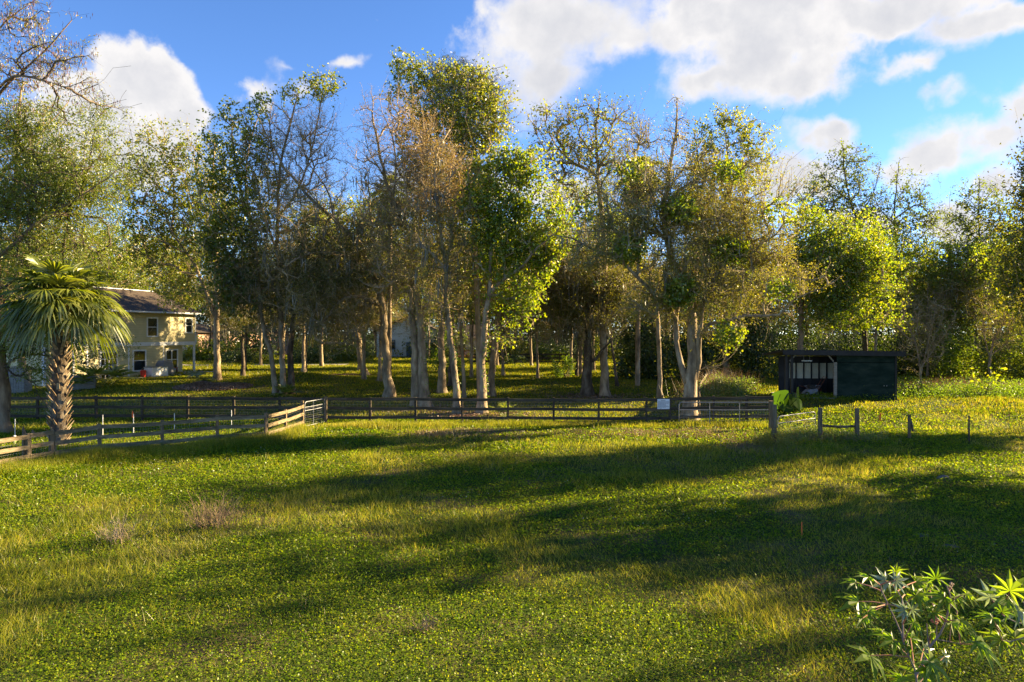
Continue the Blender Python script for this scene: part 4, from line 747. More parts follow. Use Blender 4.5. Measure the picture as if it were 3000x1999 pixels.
backrow(9, -150, 560, 78, 92, 'aabde', .85, 1.1)
backrow(16, 380, 2250, 92, 116, 'abcde', .9, 1.2)
backrow(6, 2500, 3200, 58, 66, 'abdee', .6, .85)
backrow(8, 2200, 3200, 72, 86, 'abdce', .75, 1.0)

from collections import defaultdict
_by = defaultdict(list)
for k, px, Y, o in ROW: _by[(k, min(range(len(LM)), key=lambda i: abs(LM[i][0] - px)))].append((Y, o))
for (k, li), mem in _by.items():
    mem.sort(key=lambda t: t[0]); nn = {1: [''], 2: ['nearer ', 'farther '], 3: ['nearest ', 'middle ', 'farthest ']}.get(len(mem), [f'{w} ' for w in ('nearest', 'second', 'third', 'fourth', 'fifth', 'sixth', 'seventh')])
    for j, (Y, o) in enumerate(mem): o['label'] = nn[min(j, len(nn) - 1)] + DESC[k] + ' ' + LM[li][1]
# trees right of the frame, whose shadows lie across the paddock
OFF = []
for key, tx, ty, h in [('f', 1, 13.4, 13), ('c', 1, 9.2, 13), ('f', -10, 19.2, 16), ('d', -2, 23, 15), ('d', 11, 26.5, 11), ('a', -9, 12.4, 17)]:
    k_ = 1 / math.tan(R(SUN_EL)); OFF.append((key, tx + h * k_ * sx, ty + h * k_ * sy, h / {'a': 16.5, 'b': 20, 'c': 12.8, 'd': 13.8, 'e': 17, 'f': 14.8}[key]))
for k, x, y, s in OFF:
    place(k, x, y, s, rr.uniform(0, 6.28), 'tree of the wood edge standing right of the paddock', 'trees right of the paddock')

# ------------------------------------------------------------------ far wood that reads as one mass
mb = MB(); rg = np.random.default_rng(300); n = 230000
x = rg.uniform(-115, 125, n); yb = 124 + 10 * rg.random(n); hh = 11 + 9 * fbm(x, yb * 0, 14) - 4 * np.exp(-((x + 60) / 25) ** 2)
z = rg.random(n) ** .85 * hh
mb.leaves(rg, np.stack([x, yb, z + .9], 1), rg.normal(size=(n, 3)), .42, .34, rg.random(n))
tag(mb.build('far_wood', M['shrub']), 'far wood closing off the lawn, read as one leafy mass', 'wood', kind='stuff')
mb = MB(); B = 120; xs = rg.uniform(-110, 120, B); ys = rg.uniform(112, 123, B); hs_ = rg.uniform(9, 15, B)
P = np.stack([np.stack([xs + rg.normal(size=B) * .3 * k, ys, .7 + hs_ * k / 3], 1) for k in range(4)], 1)
mb.tubes(P, np.tile(np.array([.24, .2, .16, .08]), (B, 1)), 6)
tag(mb.build('far_wood_trunks', M['bark_grey'], smooth=True), 'thin trunks of the far wood', 'wood', kind='stuff')

# ------------------------------------------------------------------ shrubs and undergrowth
def shrub(name, label, c, rad, n, mat, lf, wd=None, stems=10, group=None, seed=1, cat='shrub', gap=.5):
    rg = np.random.default_rng(seed); c = np.asarray(c, float); rad = np.asarray(rad, float)
    root = thing(name, c, label, cat, group)
    k = max(6, n // 90); cl = rg.normal(size=(k, 3)); cl /= np.linalg.norm(cl, axis=1, keepdims=True); cl *= (rg.random(k) ** .45)[:, None]; cl[:, 2] = np.abs(cl[:, 2]) * 1.0 + .05
    cl[:, 2] = np.clip(cl[:, 2], .05, 1); ctr = cl * rad
    kk = rg.integers(0, k, n); p = ctr[kk] + rg.normal(size=(n, 3)) * rad * .11 * (1 + gap * rg.random((n, 1))); p[:, 2] = np.abs(p[:, 2])
    m = MB(); m.leaves(rg, p, rg.normal(size=(n, 3)), lf * rg.uniform(.6, 1.3, n), (wd or lf * .75), rg.random(n)); m.build('foliage', M[mat], root)
    m = MB(); js = rg.integers(0, k, stems); b = rg.normal(size=(stems, 3)) * rad * .15; b[:, 2] = -.05
    ts = np.linspace(0, 1, 4)[None, :, None]; P = b[:, None] * (1 - ts) + ctr[js][:, None] * ts; P[:, 1:3] += rg.normal(size=(stems, 2, 3)) * .08
    m.tubes(P, np.tile([.03, .022, .015, .006], (stems, 1)), 5); m.build('stems', M['twig_grey'], root, smooth=True)
    return root
def shr(px, py, rxpx, hpx, *a, **k):
    g = G(px, py); s = g[1] / F; return (g, (rxpx * s, rxpx * s * .8, hpx * s))
def S(name, label, px, py, rx, h, n, mat, lf, **k):
    g, r = shr(px, py, rx, h); return shrub(name, label, g, r, n, mat, lf, **k)
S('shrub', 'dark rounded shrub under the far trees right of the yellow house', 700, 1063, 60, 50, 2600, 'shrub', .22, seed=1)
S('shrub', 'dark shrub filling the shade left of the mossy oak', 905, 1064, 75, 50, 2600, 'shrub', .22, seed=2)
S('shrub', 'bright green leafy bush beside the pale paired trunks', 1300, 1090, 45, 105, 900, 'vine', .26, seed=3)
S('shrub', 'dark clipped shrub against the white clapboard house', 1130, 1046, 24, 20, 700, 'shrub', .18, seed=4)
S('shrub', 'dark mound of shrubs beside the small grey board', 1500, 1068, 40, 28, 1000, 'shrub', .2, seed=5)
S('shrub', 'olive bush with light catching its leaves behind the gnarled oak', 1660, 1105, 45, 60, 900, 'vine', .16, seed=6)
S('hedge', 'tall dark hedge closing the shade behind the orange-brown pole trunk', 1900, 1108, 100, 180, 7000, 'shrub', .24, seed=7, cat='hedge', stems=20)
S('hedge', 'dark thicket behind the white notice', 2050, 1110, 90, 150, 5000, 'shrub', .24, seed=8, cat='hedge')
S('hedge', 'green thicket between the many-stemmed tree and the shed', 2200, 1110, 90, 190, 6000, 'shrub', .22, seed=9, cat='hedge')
rgs = random.Random(4)
for i in range(12):
    px = 640 + i * 135 + rgs.uniform(-50, 50); Yq = rgs.uniform(92, 112); xq = (px - 1500) / F * Yq
    shrub('wood_shrub', ['light green', 'dark', 'olive', 'mid-green'][i % 4] + ' shrub at the lawn back, ' + min(LM, key=lambda t: abs(t[0] - px))[1], (xq, Yq, ghf(xq, Yq)), (rgs.uniform(3, 6), 3, rgs.uniform(2.5, 5.5)), 3600, ['gum', 'shrub', 'olive', 'gum_dark'][i % 4], .30, seed=140 + i, group='understorey shrubs at the back of the lawn')
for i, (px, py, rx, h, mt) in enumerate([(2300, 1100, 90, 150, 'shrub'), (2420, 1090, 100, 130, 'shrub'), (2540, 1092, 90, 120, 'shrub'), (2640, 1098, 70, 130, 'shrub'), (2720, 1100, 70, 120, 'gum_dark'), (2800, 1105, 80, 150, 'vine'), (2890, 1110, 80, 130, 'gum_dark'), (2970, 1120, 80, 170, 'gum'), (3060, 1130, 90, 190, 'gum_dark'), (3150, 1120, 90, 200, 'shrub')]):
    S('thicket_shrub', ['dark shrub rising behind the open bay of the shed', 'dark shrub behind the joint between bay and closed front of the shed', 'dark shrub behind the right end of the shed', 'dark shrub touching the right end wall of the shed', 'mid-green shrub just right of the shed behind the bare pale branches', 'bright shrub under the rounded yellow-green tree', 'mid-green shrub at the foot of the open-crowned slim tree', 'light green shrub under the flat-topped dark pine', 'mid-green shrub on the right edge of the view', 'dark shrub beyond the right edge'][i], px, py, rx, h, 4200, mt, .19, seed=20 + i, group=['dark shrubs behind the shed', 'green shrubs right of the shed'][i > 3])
S('sapling', 'thin sapling with yellow heart-shaped leaves before the right-hand thicket', 2890, 1160, 60, 90, 130, 'bright', .24, seed=40, stems=26, gap=2.5)
S('sapling', 'low bare-stemmed bush with a few yellow leaves on the right', 2840, 1140, 70, 60, 60, 'bright', .22, seed=41, stems=30, gap=2.5)
S('shrub', 'vine-smothered stump beside the receding fence', 2128, 1180, 22, 50, 1400, 'olive', .10, seed=42, cat='stump')
for i, (px, py, w, h, lab) in enumerate([(625, 1545, 90, 90, 'larger clump of dry grey-brown weed stems on the left of the paddock'), (345, 1590, 70, 70, 'smaller clump of dry weed stems near the left edge of the paddock'), (1250, 1850, 45, 35, 'faint dry weed clump low in the middle of the paddock')]):
    g = G(px, py); s = g[1] / F; rg = np.random.default_rng(60 + i); B = [110, 60, 22][i]; P0 = rg.normal(size=(B, 3)) * [w * s * .3, w * s * .25, 0]
    d = rg.normal(size=(B, 3)) * .35 + P0 * [.9, .9, 0]; d[:, 2] = 1; Ln = h * s * rg.uniform(.4, 1.1, B)[:, None]; ts = np.linspace(0, 1, 4)[None, :, None]
    P = P0[:, None] + d[:, None] * Ln[:, None] * ts; P[:, 1:] += rg.normal(size=(B, 3, 3)) * .025
    m = MB(); m.tubes(P, np.tile([.006, .005, .004, .002], (B, 1)), 3)
    Q = P[:, 1:3].reshape(-1, 3); e = rg.normal(size=Q.shape) * .12; e[:, 2] = np.abs(e[:, 2]) + .05; m.tubes(np.stack([Q, Q + e], 1), np.tile([.003, .0015], (len(Q), 1)), 3)
    root = m.build('dead_weed', M['twig_red' if i % 2 else 'bark_tan']); root.location = [float(v) for v in g]; tag(root, lab, 'weed', 'dead weeds in the paddock')
for i, (px, py, lab) in enumerate([(2765, 1405, 'small grey rock in the shaded grass on the right'), (2700, 1570, 'low grey stone in the right-hand grass, left of another'), (2785, 1600, 'flat grey stone in the right-hand grass')]):
    g = G(px, py); rg = np.random.default_rng(80 + i); m = MB(); nu, nv = 9, 6; th = np.linspace(0, 2 * pi, nu, endpoint=False); ph = np.linspace(-.3, 1.45, nv)
    s = [.26, .22, .24][i]; V = [[s * math.cos(t) * math.cos(p) * rg.uniform(.85, 1.15), s * .7 * math.sin(t) * math.cos(p) * rg.uniform(.85, 1.15), s * [.75, .45, .35][i] * math.sin(p)] for p in ph for t in th] + [[0, 0, s * [.76, .46, .36][i]]]
    q = [[a * nu + b, a * nu + (b + 1) % nu, (a + 1) * nu + (b + 1) % nu, (a + 1) * nu + b] for a in range(nv - 1) for b in range(nu)]; tt = [[(nv - 1) * nu + b, (nv - 1) * nu + (b + 1) % nu, nv * nu] for b in range(nu)]
    m.add(V, q, tt); o = m.build('stone', M['rock']); o.location = [float(v) for v in g - [0, 0, .05]]; tag(o, lab, 'stone', 'stones in the paddock')

# ------------------------------------------------------------------ fences
random.seed(9)
def sub(m, name, mat, parent, org, label=None):
    o = m.build(name, mat, parent, loc=org)
    if label: o['label'] = label
    return o
def fence(name, label, pts, hts, rails, mat, pw=.11, side=-1, wire=None, wirestep=.1, prail=(.035, .155), postmat=None, lab_post=None, cat='fence', skip=(), smat=None):
    """pts: ground points; hts: post heights; rails: heights of board centres"""
    pts = [np.array([p[0], p[1], ghf(p[0], p[1])]) for p in pts]; org = pts[0]; root = thing(name, org, label, cat)
    for i, (p, h) in enumerate(zip(pts, hts)):
        if h <= 0: continue
        m = MB(); lx, ly = random.uniform(-.015, .015), random.uniform(-.015, .015); w = pw * random.uniform(.92, 1.1)
        m.beam(p - [0, 0, .3], p + [lx, ly, h * random.uniform(.985, 1.01)], w, w, up=(pts[min(i + 1, len(pts) - 1)] - pts[max(i - 1, 0)]) * [1, 1, 0] + [1e-4, 0, 0])
        sub(m, 'post', M[postmat or mat], root, org)
    for i in range(len(pts) - 1):
        if i in skip: continue
        a, b = pts[i], pts[i + 1]; d = b - a; d[2] = 0; d /= np.linalg.norm(d); nrm = np.array([d[1], -d[0], 0]) * side * (pw / 2 + prail[0] / 2 + .003)
        for h in rails:
            m = MB(); j = [random.uniform(-.02, .02) for _ in range(3)]; mid = (a + b) / 2; mid[2] = (a[2] + b[2]) / 2 - random.uniform(0, .015)
            A = a + nrm + [0, 0, h + j[0]] + d * .004; Bq = b + nrm + [0, 0, h + j[1]] - d * .004; C = mid + nrm + [0, 0, h + (j[0] + j[1]) / 2]
            m.beam(A, C, prail[0], prail[1]); m.beam(C, Bq, prail[0], prail[1]); sub(m, 'rail', M[mat], root, org)
    if wire:
        m = MB(); P = []; Rr = []
        for i in range(len(pts) - 1):
            if i in skip: continue
            a, b = pts[i], pts[i + 1]; d = b - a; ln = np.linalg.norm(d[:2]); d2 = d / ln; nrm = np.array([d2[1], -d2[0], 0]) * -side * (pw / 2 + .005)
            for t in np.arange(.05, ln, wirestep): q_ = a + d2 * t + nrm; P.append([q_ + [0, 0, wire[0]], q_ + [0, 0, wire[1]]])
            for h in np.arange(wire[0], wire[1] + .01, .16): P.append([a + nrm + [0, 0, h], b + nrm + [0, 0, h]])
        P = np.array(P); m.tubes(P, np.full(P.shape[:2], .0032), 3); sub(m, 'wire_mesh', M['wire'], root, org)
    return root
def gp(px, py): return G(px, py)
Yf = 36.6
fx = [-40, 110, 225, 282, 417, 550, 685, 820, 951, 1085, 1218, 1354, 1488, 1622, 1754, 1893, 1963, 2090, 2187, 2262]
# posts of the long fence; the left part runs slightly farther away
def fy(px): return 37.6 - (px + 40) / 2300 * 1.9
fp = [((px - 1500) / F * fy(px), fy(px)) for px in fx if px not in (225,)]
fence('paddock_fence', 'long dark three-rail board fence crossing the view behind the paddock', fp, [1.36] * len(fp), [.28, .76, 1.25], 'wood_dark', side=1, wire=(.3, 1.22), wirestep=.075)
# near fence on the left
nf = [G(157, 1352)[:2], G(292, 1330)[:2], G(476, 1315)[:2], G(637, 1298)[:2], G(779, 1291)[:2], G(837, 1272)[:2], G(886, 1252)[:2]]
nfp = nf[:6]
fence('near_fence', 'weathered three-rail wooden fence running from the left towards the small steel gate', nf, [1.12, 1.18, 1.2, 1.2, 1.24, 1.16, 1.36], [.30, .68, 1.06], 'wood', side=1, wire=(.05, 1.1), wirestep=.1, postmat='post_wood', pw=.12)
lf = [G(157, 1352)[:2] + [-.02, -.10], G(82, 1368)[:2], G(-90, 1400)[:2], G(-320, 1430)[:2]]
fence('side_fence', 'pale wooden fence section with a doubled post at the left edge', lf, [1.14, 1.2, 1.2, 1.2], [.36, .72, 1.10], 'wood', side=-1, postmat='post_wood', pw=.13, prail=(.04, .15), wire=(.05, 1.1), wirestep=.1)
g = G(70, 1369); m = MB(); m.box(g[0] - .05, g[0] + .03, g[1] - .04, g[1] + .05, g[2] - .2, g[2] + 1.15); o = m.build('fence_post', M['wood'], loc=g); o.location = [float(v) for v in g]; tag(o, 'grey spare post beside the doubled post of the left fence section', 'post')
# receding fence on the right
rf = [(9.9, 36.2), (10.6, 39), (11.4, 41.4), (12.2, 43.6), (13.2, 46.4), (14.6, 50)]
fence('receding_fence', 'sunlit wooden fence running away behind the long steel gate', rf, [0, 1.3, 1.3, 1.3, 1.3, 1.3], [.3, .75, 1.2], 'wood', side=1, pw=.11)
# small dark fence far across the lawn
ff = [((px - 1500) / F * 88, 88) for px in (1380, 1462, 1540, 1575, 1640, 1700)]
fence('lawn_fence', 'low dark rail fence far across the lawn under the trees', ff, [1.2] * 6, [.2, .65, 1.1], 'wood_dark', pw=.13, prail=(.05, .17))

# ------------------------------------------------------------------ steel gates
def gate(name, label, A, B, h, z0, bars, ups, r=.024, mesh=0, bend=.16):
    """tube frame from A to B (ground points) with rounded top corners"""
    A = np.asarray(A, float); B = np.asarray(B, float); org = A.copy(); root = thing(name, A, label, 'gate'); d = B - A; ln = np.linalg.norm(d); d /= ln
    def pt(s, z): return A + d * s + [0, 0, z]
    fr = [pt(0, z0)]; zt = z0 + h
    fr += [pt(0, zt - bend)] + [pt(bend * (1 - math.cos(a)), zt - bend + bend * math.sin(a)) for a in np.linspace(.2, pi / 2, 5)] + [pt(ln - bend * (1 - math.cos(a)), zt - bend + bend * math.sin(a)) for a in np.linspace(pi / 2, .2, 5)] + [pt(ln, zt - bend), pt(ln, z0)]
    m = MB(); m.tubes(np.array(fr), np.full(len(fr), r), 8)
    m.tubes(np.array([pt(0, z0), pt(ln / 2, z0), pt(ln, z0)]), np.full(3, r), 8); sub(m, 'frame', M['galv'], root, org)
    for z in bars: m = MB(); m.tubes(np.array([pt(0, z0 + z), pt(ln / 2, z0 + z - .01), pt(ln, z0 + z)]), np.full(3, r * .85), 7); sub(m, 'cross_bar', M['galv'], root, org)
    for t in ups: m = MB(); m.tubes(np.array([pt(ln * t, z0), pt(ln * t, zt)]), np.full(2, r * .7), 6); sub(m, 'upright', M['galv'], root, org)
    if mesh:
        P = [[pt(s, z0), pt(s, z0 + bars[-1])] for s in np.arange(.1, ln, .15)] + [[pt(0, z0 + z), pt(ln, z0 + z)] for z in np.arange(.1, bars[-1], mesh)]
        m = MB(); P = np.array(P); m.tubes(P, np.full(P.shape[:2], .004), 3); sub(m, 'wire_mesh', M['galv'], root, org)
    return root
gate('steel_gate', 'short galvanised gate standing ajar at the end of the near wooden fence', G(893, 1254), G(951, 1240), 1.22, .08, [.78, .95][:2], [.42], mesh=.11)
gate('steel_gate', 'long galvanised two-bar gate in front of the many-stemmed tree', G(1989, 1250), G(2258, 1250), 1.18, .05, [.80], [.335, .66], mesh=.16)
gate('steel_gate', 'small galvanised two-bar gate half sunk in weeds right of the tall post', G(2279, 1297), G(2388, 1278), 1.1, .04, [.80], [], mesh=.2)
def post(name, label, px, py, h, r, mat='bark_dark', sq=False, lean=0, cat='post', group=None):
    g = G(px, py); m = MB()
    if sq: m.beam([0, 0, -.3], [lean, 0, h], r * 2, r * 2, up=(0, 1, 0))
    else: m.tubes(np.array([[0, 0, -.3], [lean * .5, 0, h * .5], [lean, 0, h]]), np.array([r * 1.05, r, r * .95]), 10, cap=True)
    o = m.build(name, M[mat], smooth=False); o.location = [float(v) for v in g]; return tag(o, label, cat, group)
post('gate_post', 'tall weathered gate post between the two right-hand steel gates', 2268, 1312, 1.80, .085, 'post_wood', sq=True)
post('gate_post', 'shorter paired post just behind the tall gate post', 2259, 1262, 1.46, .09, 'post_wood', sq=True)
post('gate_post', 'square post carrying the latch end of the short left gate', 955, 1241, 1.42, .055, 'post_wood', sq=True)
a = post('round_post', 'round brown post at the left end of the low pipe rail', 2403, 1290, 1.45, .10, 'post_wood')
b = post('round_post', 'round brown post at the right end of the low pipe rail', 2511, 1290, 1.42, .10, 'post_wood')
pa, pb = G(2403, 1290), G(2511, 1290); m = MB(); m.tubes(np.array([pa + [.1, 0, .66], (pa + pb) / 2 + [0, 0, .60], pb + [-.1, 0, .62]]), np.full(3, .055), 8)
o = m.build('pipe_rail', M['bark_dark'], loc=pa); o.location = [float(v) for v in pa]; tag(o, 'dark low rail joining the two round brown posts', 'rail')
post('thin_post', 'thin dark post with a leaning brace in the sunlit grass', 2664, 1288, 1.12, .05, 'post_wood', sq=True)
g = G(2664, 1288); m = MB(); m.beam(g + [.07, .05, .95], g + [.22, .1, .35], .09, .05); o = m.build('brace', M['bark_dark'], loc=g); o.location = [float(v) for v in g]; tag(o, 'short dark brace leaning against the thin post', 'brace')
post('thin_post', 'lone thin dark post nearest the right edge', 2839, 1296, 1.15, .038, 'bark_dark')
for px, py, h, lab in [(44, 1290, .95, 'slim pale stake by the leftmost tree trunk'), (301, 1283, 1.05, 'slim white stake left of the orange-tipped one'), (511, 1262, .85, 'slim white stake between the long fence and the near fence'), (678, 1262, 1.0, 'slim white stake nearest the corner of the near fence')]:
    post('stake', lab, px, py, h, .017, 'pvc', cat='stake', group='white stakes in the side paddock')
o = post('stake', 'white stake tipped with orange plastic behind the near fence', 391, 1275, 1.0, .02, 'pvc', cat='stake')
m = MB(); m.box(-.06, -.005, -.03, .03, .82, 1.06); m.beam([-.03, 0, 1.0], [-.045, 0, 1.14], .04, .03); m.build('orange_cap', M['orange'], o)
post('stake', 'small orange-tan stake in the grass beyond the round posts', 2577, 1238, .48, .03, 'orange', sq=True, lean=.05, cat='stake')
post('stake', 'small orange-topped survey stake in the open paddock', 2349, 1572, .34, .010, 'orange', sq=True, cat='stake')
post('pipe_stub', 'short white pipe stub beside the cypress trunk', 43, 1300, .35, .055, 'pvc', cat='pipe')
post('board', 'small pale grey board leaning by the shrubs on the far lawn', 1524, 1066, 1.0, .32, 'greywood', sq=True, cat='board')
def knee(px, py, h, r, lab):
    g = G(px, py); m = MB(); t = np.linspace(0, 1, 6); m.tubes(np.stack([.03 * np.sin(t * 5), 0 * t, t * h], 1), r * (1 - t) ** .7 + .02, 8, cap=True); o = m.build('cypress_knee', M['bark_tan'], smooth=True); o.location = [float(v) for v in g]; tag(o, lab, 'root', 'cypress knees beside the leftmost trunk')
knee(70, 1285, .55, .10, 'tallest woody cypress knee beside the leftmost trunk'); knee(97, 1283, .36, .09, 'middle cypress knee between the tallest and the palm'); knee(112, 1284, .25, .1, 'low cypress knee nearest the palm trunk'); knee(122, 1286, .22, .09, 'smallest cypress knee, touching the palm side')
# notice board wired to the fence
sg = W(1943.5, 1184, fy(1943) - .12); m = MB(); wS, hS = .32, .265; root = thing('notice', [sg[0], sg[1] - .02, sg[2]], 'white rectangular notice with lines of faded small print on the long fence', 'sign')
m.box(-wS, wS, -.006, .006, -hS, hS); m.build('plate', M['sign'], root)
rs = random.Random(3); m = MB(); m.box(-.15, .10, -.010, -.0065, .185, .205)
for k, wd_ in enumerate([.50, .56, .60, .55, .42, .44, .52, .50, .36]):
    z = .135 - k * .038; x = -.29
    while x < -.29 + wd_: w = rs.uniform(.035, .09); m.box(x, min(x + w, .29), -.010, -.0065, z - .008, z + .006); x += w + .014
m.box(-.15, -.12, -.010, -.0065, -.245, -.215); m.build('print', M['ink'], root)

# ------------------------------------------------------------------ sabal palm
def frond(rg, org, d, pet, rad, nseg=34, droop=.5, curl=.35):
    """costapalmate leaf: arched stalk, then a fan of folded segments with drooping tips"""
    d = d / np.linalg.norm(d); t = np.linspace(0, 1, 6)[:, None]; st = org + d * pet * t - np.array([0, 0, 1]) * (t ** 2) * pet * .22
    dd = st[-1] - st[-2]; dd /= np.linalg.norm(dd); sd = np.cross(dd, [0, 0, 1.]); sd /= np.linalg.norm(sd) + 1e-6; nm = np.cross(sd, dd)
    an = np.linspace(-2.15, 2.15, nseg) + rg.normal(size=nseg) * .03; ln = rad * (1 - .30 * (np.abs(an) / 2.15) ** 1.6) * rg.uniform(.9, 1.06, nseg)
    dirs = np.cos(an)[:, None] * dd + np.sin(an)[:, None] * sd + nm * (.42 - .40 * np.cos(an) + rg.normal() * .1)[:, None]
    dirs /= np.linalg.norm(dirs, axis=1, keepdims=True); c0 = st[-1] + dd * .10 * np.cos(an)[:, None]
    s = np.array([0, .3, .6, .82, 1.]); w = np.array([.014, .044, .040, .022, .002]) * (rad / 1.0)
    P = c0[:, None] + dirs[:, None] * (ln[:, None] * s)[..., None]; P[..., 2] -= (droop * ln[:, None] * s[None] ** 2.6) * (1 + .4 * rg.random((nseg, 1)))
    side = np.cross(dirs, nm); side /= np.linalg.norm(side, axis=1, keepdims=True) + 1e-6; fold = side * .85 + nm * np.where(np.arange(nseg) % 2, .5, -.5)[:, None]
    V = np.stack([P - fold[:, None] * w[None, :, None], P + fold[:, None] * w[None, :, None]], 2); i = np.arange(nseg * 10).reshape(nseg, 5, 2)
    q = np.stack([i[:, :-1, 0], i[:, :-1, 1], i[:, 1:, 1], i[:, 1:, 0]], -1).reshape(-1, 4)
    return st, V.reshape(-1, 3), q, np.repeat(rg.random(nseg), 4)
M['boot'] = surf('palm_boot', [(.13, .085, .045), (.30, .21, .12), (.44, .34, .21)], 4, bump=.3, rndmix=.8)
def sabal(name, label, g, h, nf_, pet, rad, seed, boots=True, r0=.30, skirt=10, parts=True, lean=.1, drycol=True, ymin=-1.5):
    rg = np.random.default_rng(seed); g = np.asarray(g, float); root = thing(name, g, label, 'palm tree')
    t = np.linspace(0, 1, 14); ax = np.stack([lean * t ** 1.5, 0 * t, h * t - .1], 1); m = MB(); m.tubes(ax, r0 * (1.15 - .25 * t) * (1 + .04 * np.sin(t * 40)), 12, cap=True); m.build('trunk', M['bark_dark' if boots else 'bark_grey'], root, smooth=True)
    if boots:
        m = MB(); n = int(h * 27)
        for k in range(n):
            z = .15 + (h - .3) * k / n; a = k * 2.399; r = r0 * (1.15 - .25 * z / h) - .03; o = np.array([lean * (z / h) ** 1.5 + math.cos(a) * r, math.sin(a) * r, z]); out = np.array([math.cos(a), math.sin(a), 0])
            tn = np.array([-math.sin(a), math.cos(a), 0]); tilt = rg.uniform(-.5, .5); L_ = rg.uniform(.24, .42); tip = o + out * L_ * .62 + [0, 0, L_ * .85] + tn * tilt * .15
            w1, w2, th = rg.uniform(.05, .08), rg.uniform(.03, .05), .022
            v = [o - tn * w1 - out * .03, o + tn * w1 - out * .03, o + tn * w1 * .9 + out * th * 1.6, o - tn * w1 * .9 + out * th * 1.6, tip - tn * w2, tip + tn * w2, tip + tn * w2 + out * th, tip - tn * w2 + out * th]
            m.add(v, [[0, 1, 5, 4], [3, 7, 6, 2], [0, 4, 7, 3], [1, 2, 6, 5], [4, 5, 6, 7]], rq=np.full(5, rg.random()))
        m.build('leaf_boots', M['boot'], root)
    topp = np.array([lean, 0, h - .1]); allm = MB(); allp = MB(); dm = MB()
    for k in range(nf_ + skirt):
        a = k * 2.399 + rg.normal() * .15
        if k < nf_: e = math.asin(np.clip(.98 - 1.34 * (k / nf_) ** 1.1, -1, 1)); dr = .22 + .5 * k / nf_
        else: e = rg.uniform(-1.2, -.75); dr = .6
        d = np.array([math.cos(a) * math.cos(e), math.sin(a) * math.cos(e), math.sin(e)]); o = topp + [0, 0, rg.uniform(-.35, .15)] + d * .1
        st, V, q, r = frond(rg, o, d, pet * rg.uniform(.8, 1.15), rad * rg.uniform(.85, 1.1), droop=dr)
        tub = np.linspace(.022, .010, 6)
        if parts and k < nf_: m = MB(); m.tubes(st, tub, 5); m.add(V, q, rq=r); m.build('frond', M['palm'], root)
        elif k < nf_: allm.tubes(st, tub, 4); allm.add(V, q, rq=r)
        else: dm.tubes(st, tub, 4); dm.add(V, q, rq=r)
    if allm.v: allm.build('crown', M['palm'], root)
    if dm.v: dm.build('dead_fronds', M['palm_dry'], root)
    return root
g = G(172, 1310)
sabal('cabbage_palm', 'stout cabbage palm with jagged leaf boots on its trunk before the yellow house', g, 6.2, 50, 1.2, 1.25, 401, lean=.12, r0=.27, skirt=0)
gq = G(1405, 1170); sabal('cabbage_palm', 'slim grey palm trunk whose dark tufted head shows high among the crowns', gq, W(0, 520, gq[1])[2] - gq[2], 20, .9, 1.0, 402, boots=False, r0=.17, skirt=16, parts=False, lean=-.55)
gq = G(1140, 1130); sabal('cabbage_palm', 'palm half hidden left of the tallest crown, dark spiky head', gq, W(0, 560, gq[1])[2] - gq[2], 18, .9, 1.0, 403, boots=False, r0=.17, skirt=14, parts=False)
gq = G(1868, 1130); sabal('cabbage_palm', 'palm head with a ragged brown skirt high behind the many-stemmed tree', gq, W(0, 505, gq[1])[2] - gq[2], 18, 1, 1.1, 404, boots=False, r0=.17, skirt=18, parts=False)
gq = G(1335, 1064); sabal('cabbage_palm', 'small palm in front of the white clapboard house', gq, 3.2, 16, .9, .9, 405, boots=False, r0=.18, skirt=4, parts=False)
def palmetto(name, label, px, py, sc_, n, seed, group=None):
    g = G(px, py); rg = np.random.default_rng(seed); m = MB()
    for k in range(n):
        a = rg.random() * 2 * pi; e = rg.uniform(.35, 1.3); d = np.array([math.cos(a) * math.cos(e), math.sin(a) * math.cos(e), math.sin(e)])
        st, V, q, r = frond(rg, rg.normal(size=3) * [.12, .12, 0] * sc_, d, .75 * sc_, .62 * sc_, 18, .25); m.tubes(st, np.linspace(.014, .007, 6) * sc_, 4); m.add(V, q, rq=r)
    o = m.build(name, M['palm']); o.location = [float(v) for v in g]; return tag(o, label, 'palmetto', group)
palmetto('saw_palmetto', 'dark saw palmetto at the foot of the three clustered trunks', 843, 1166, 1.1, 12, 1)
palmetto('saw_palmetto', 'small sunlit saw palmetto behind the long fence right of the ivy-footed trunk', 1478, 1225, 1.0, 11, 2)
palmetto('saw_palmetto', 'low palmetto beside the mulch bed near the yellow house', 565, 1125, 1.3, 10, 3)
palmetto('saw_palmetto', 'spreading cycad-like plant below the french door of the yellow house', 305, 1135, 2.2, 14, 4)
palmetto('saw_palmetto', 'large green palmetto standing above the dark shrub by the far trees', 705, 1055, 3.2, 14, 5)

M['ear'] = leafmat('elephant_ear', [(.02, .05, .004), (.04, .085, .006)], tr=.55, gl=.01)
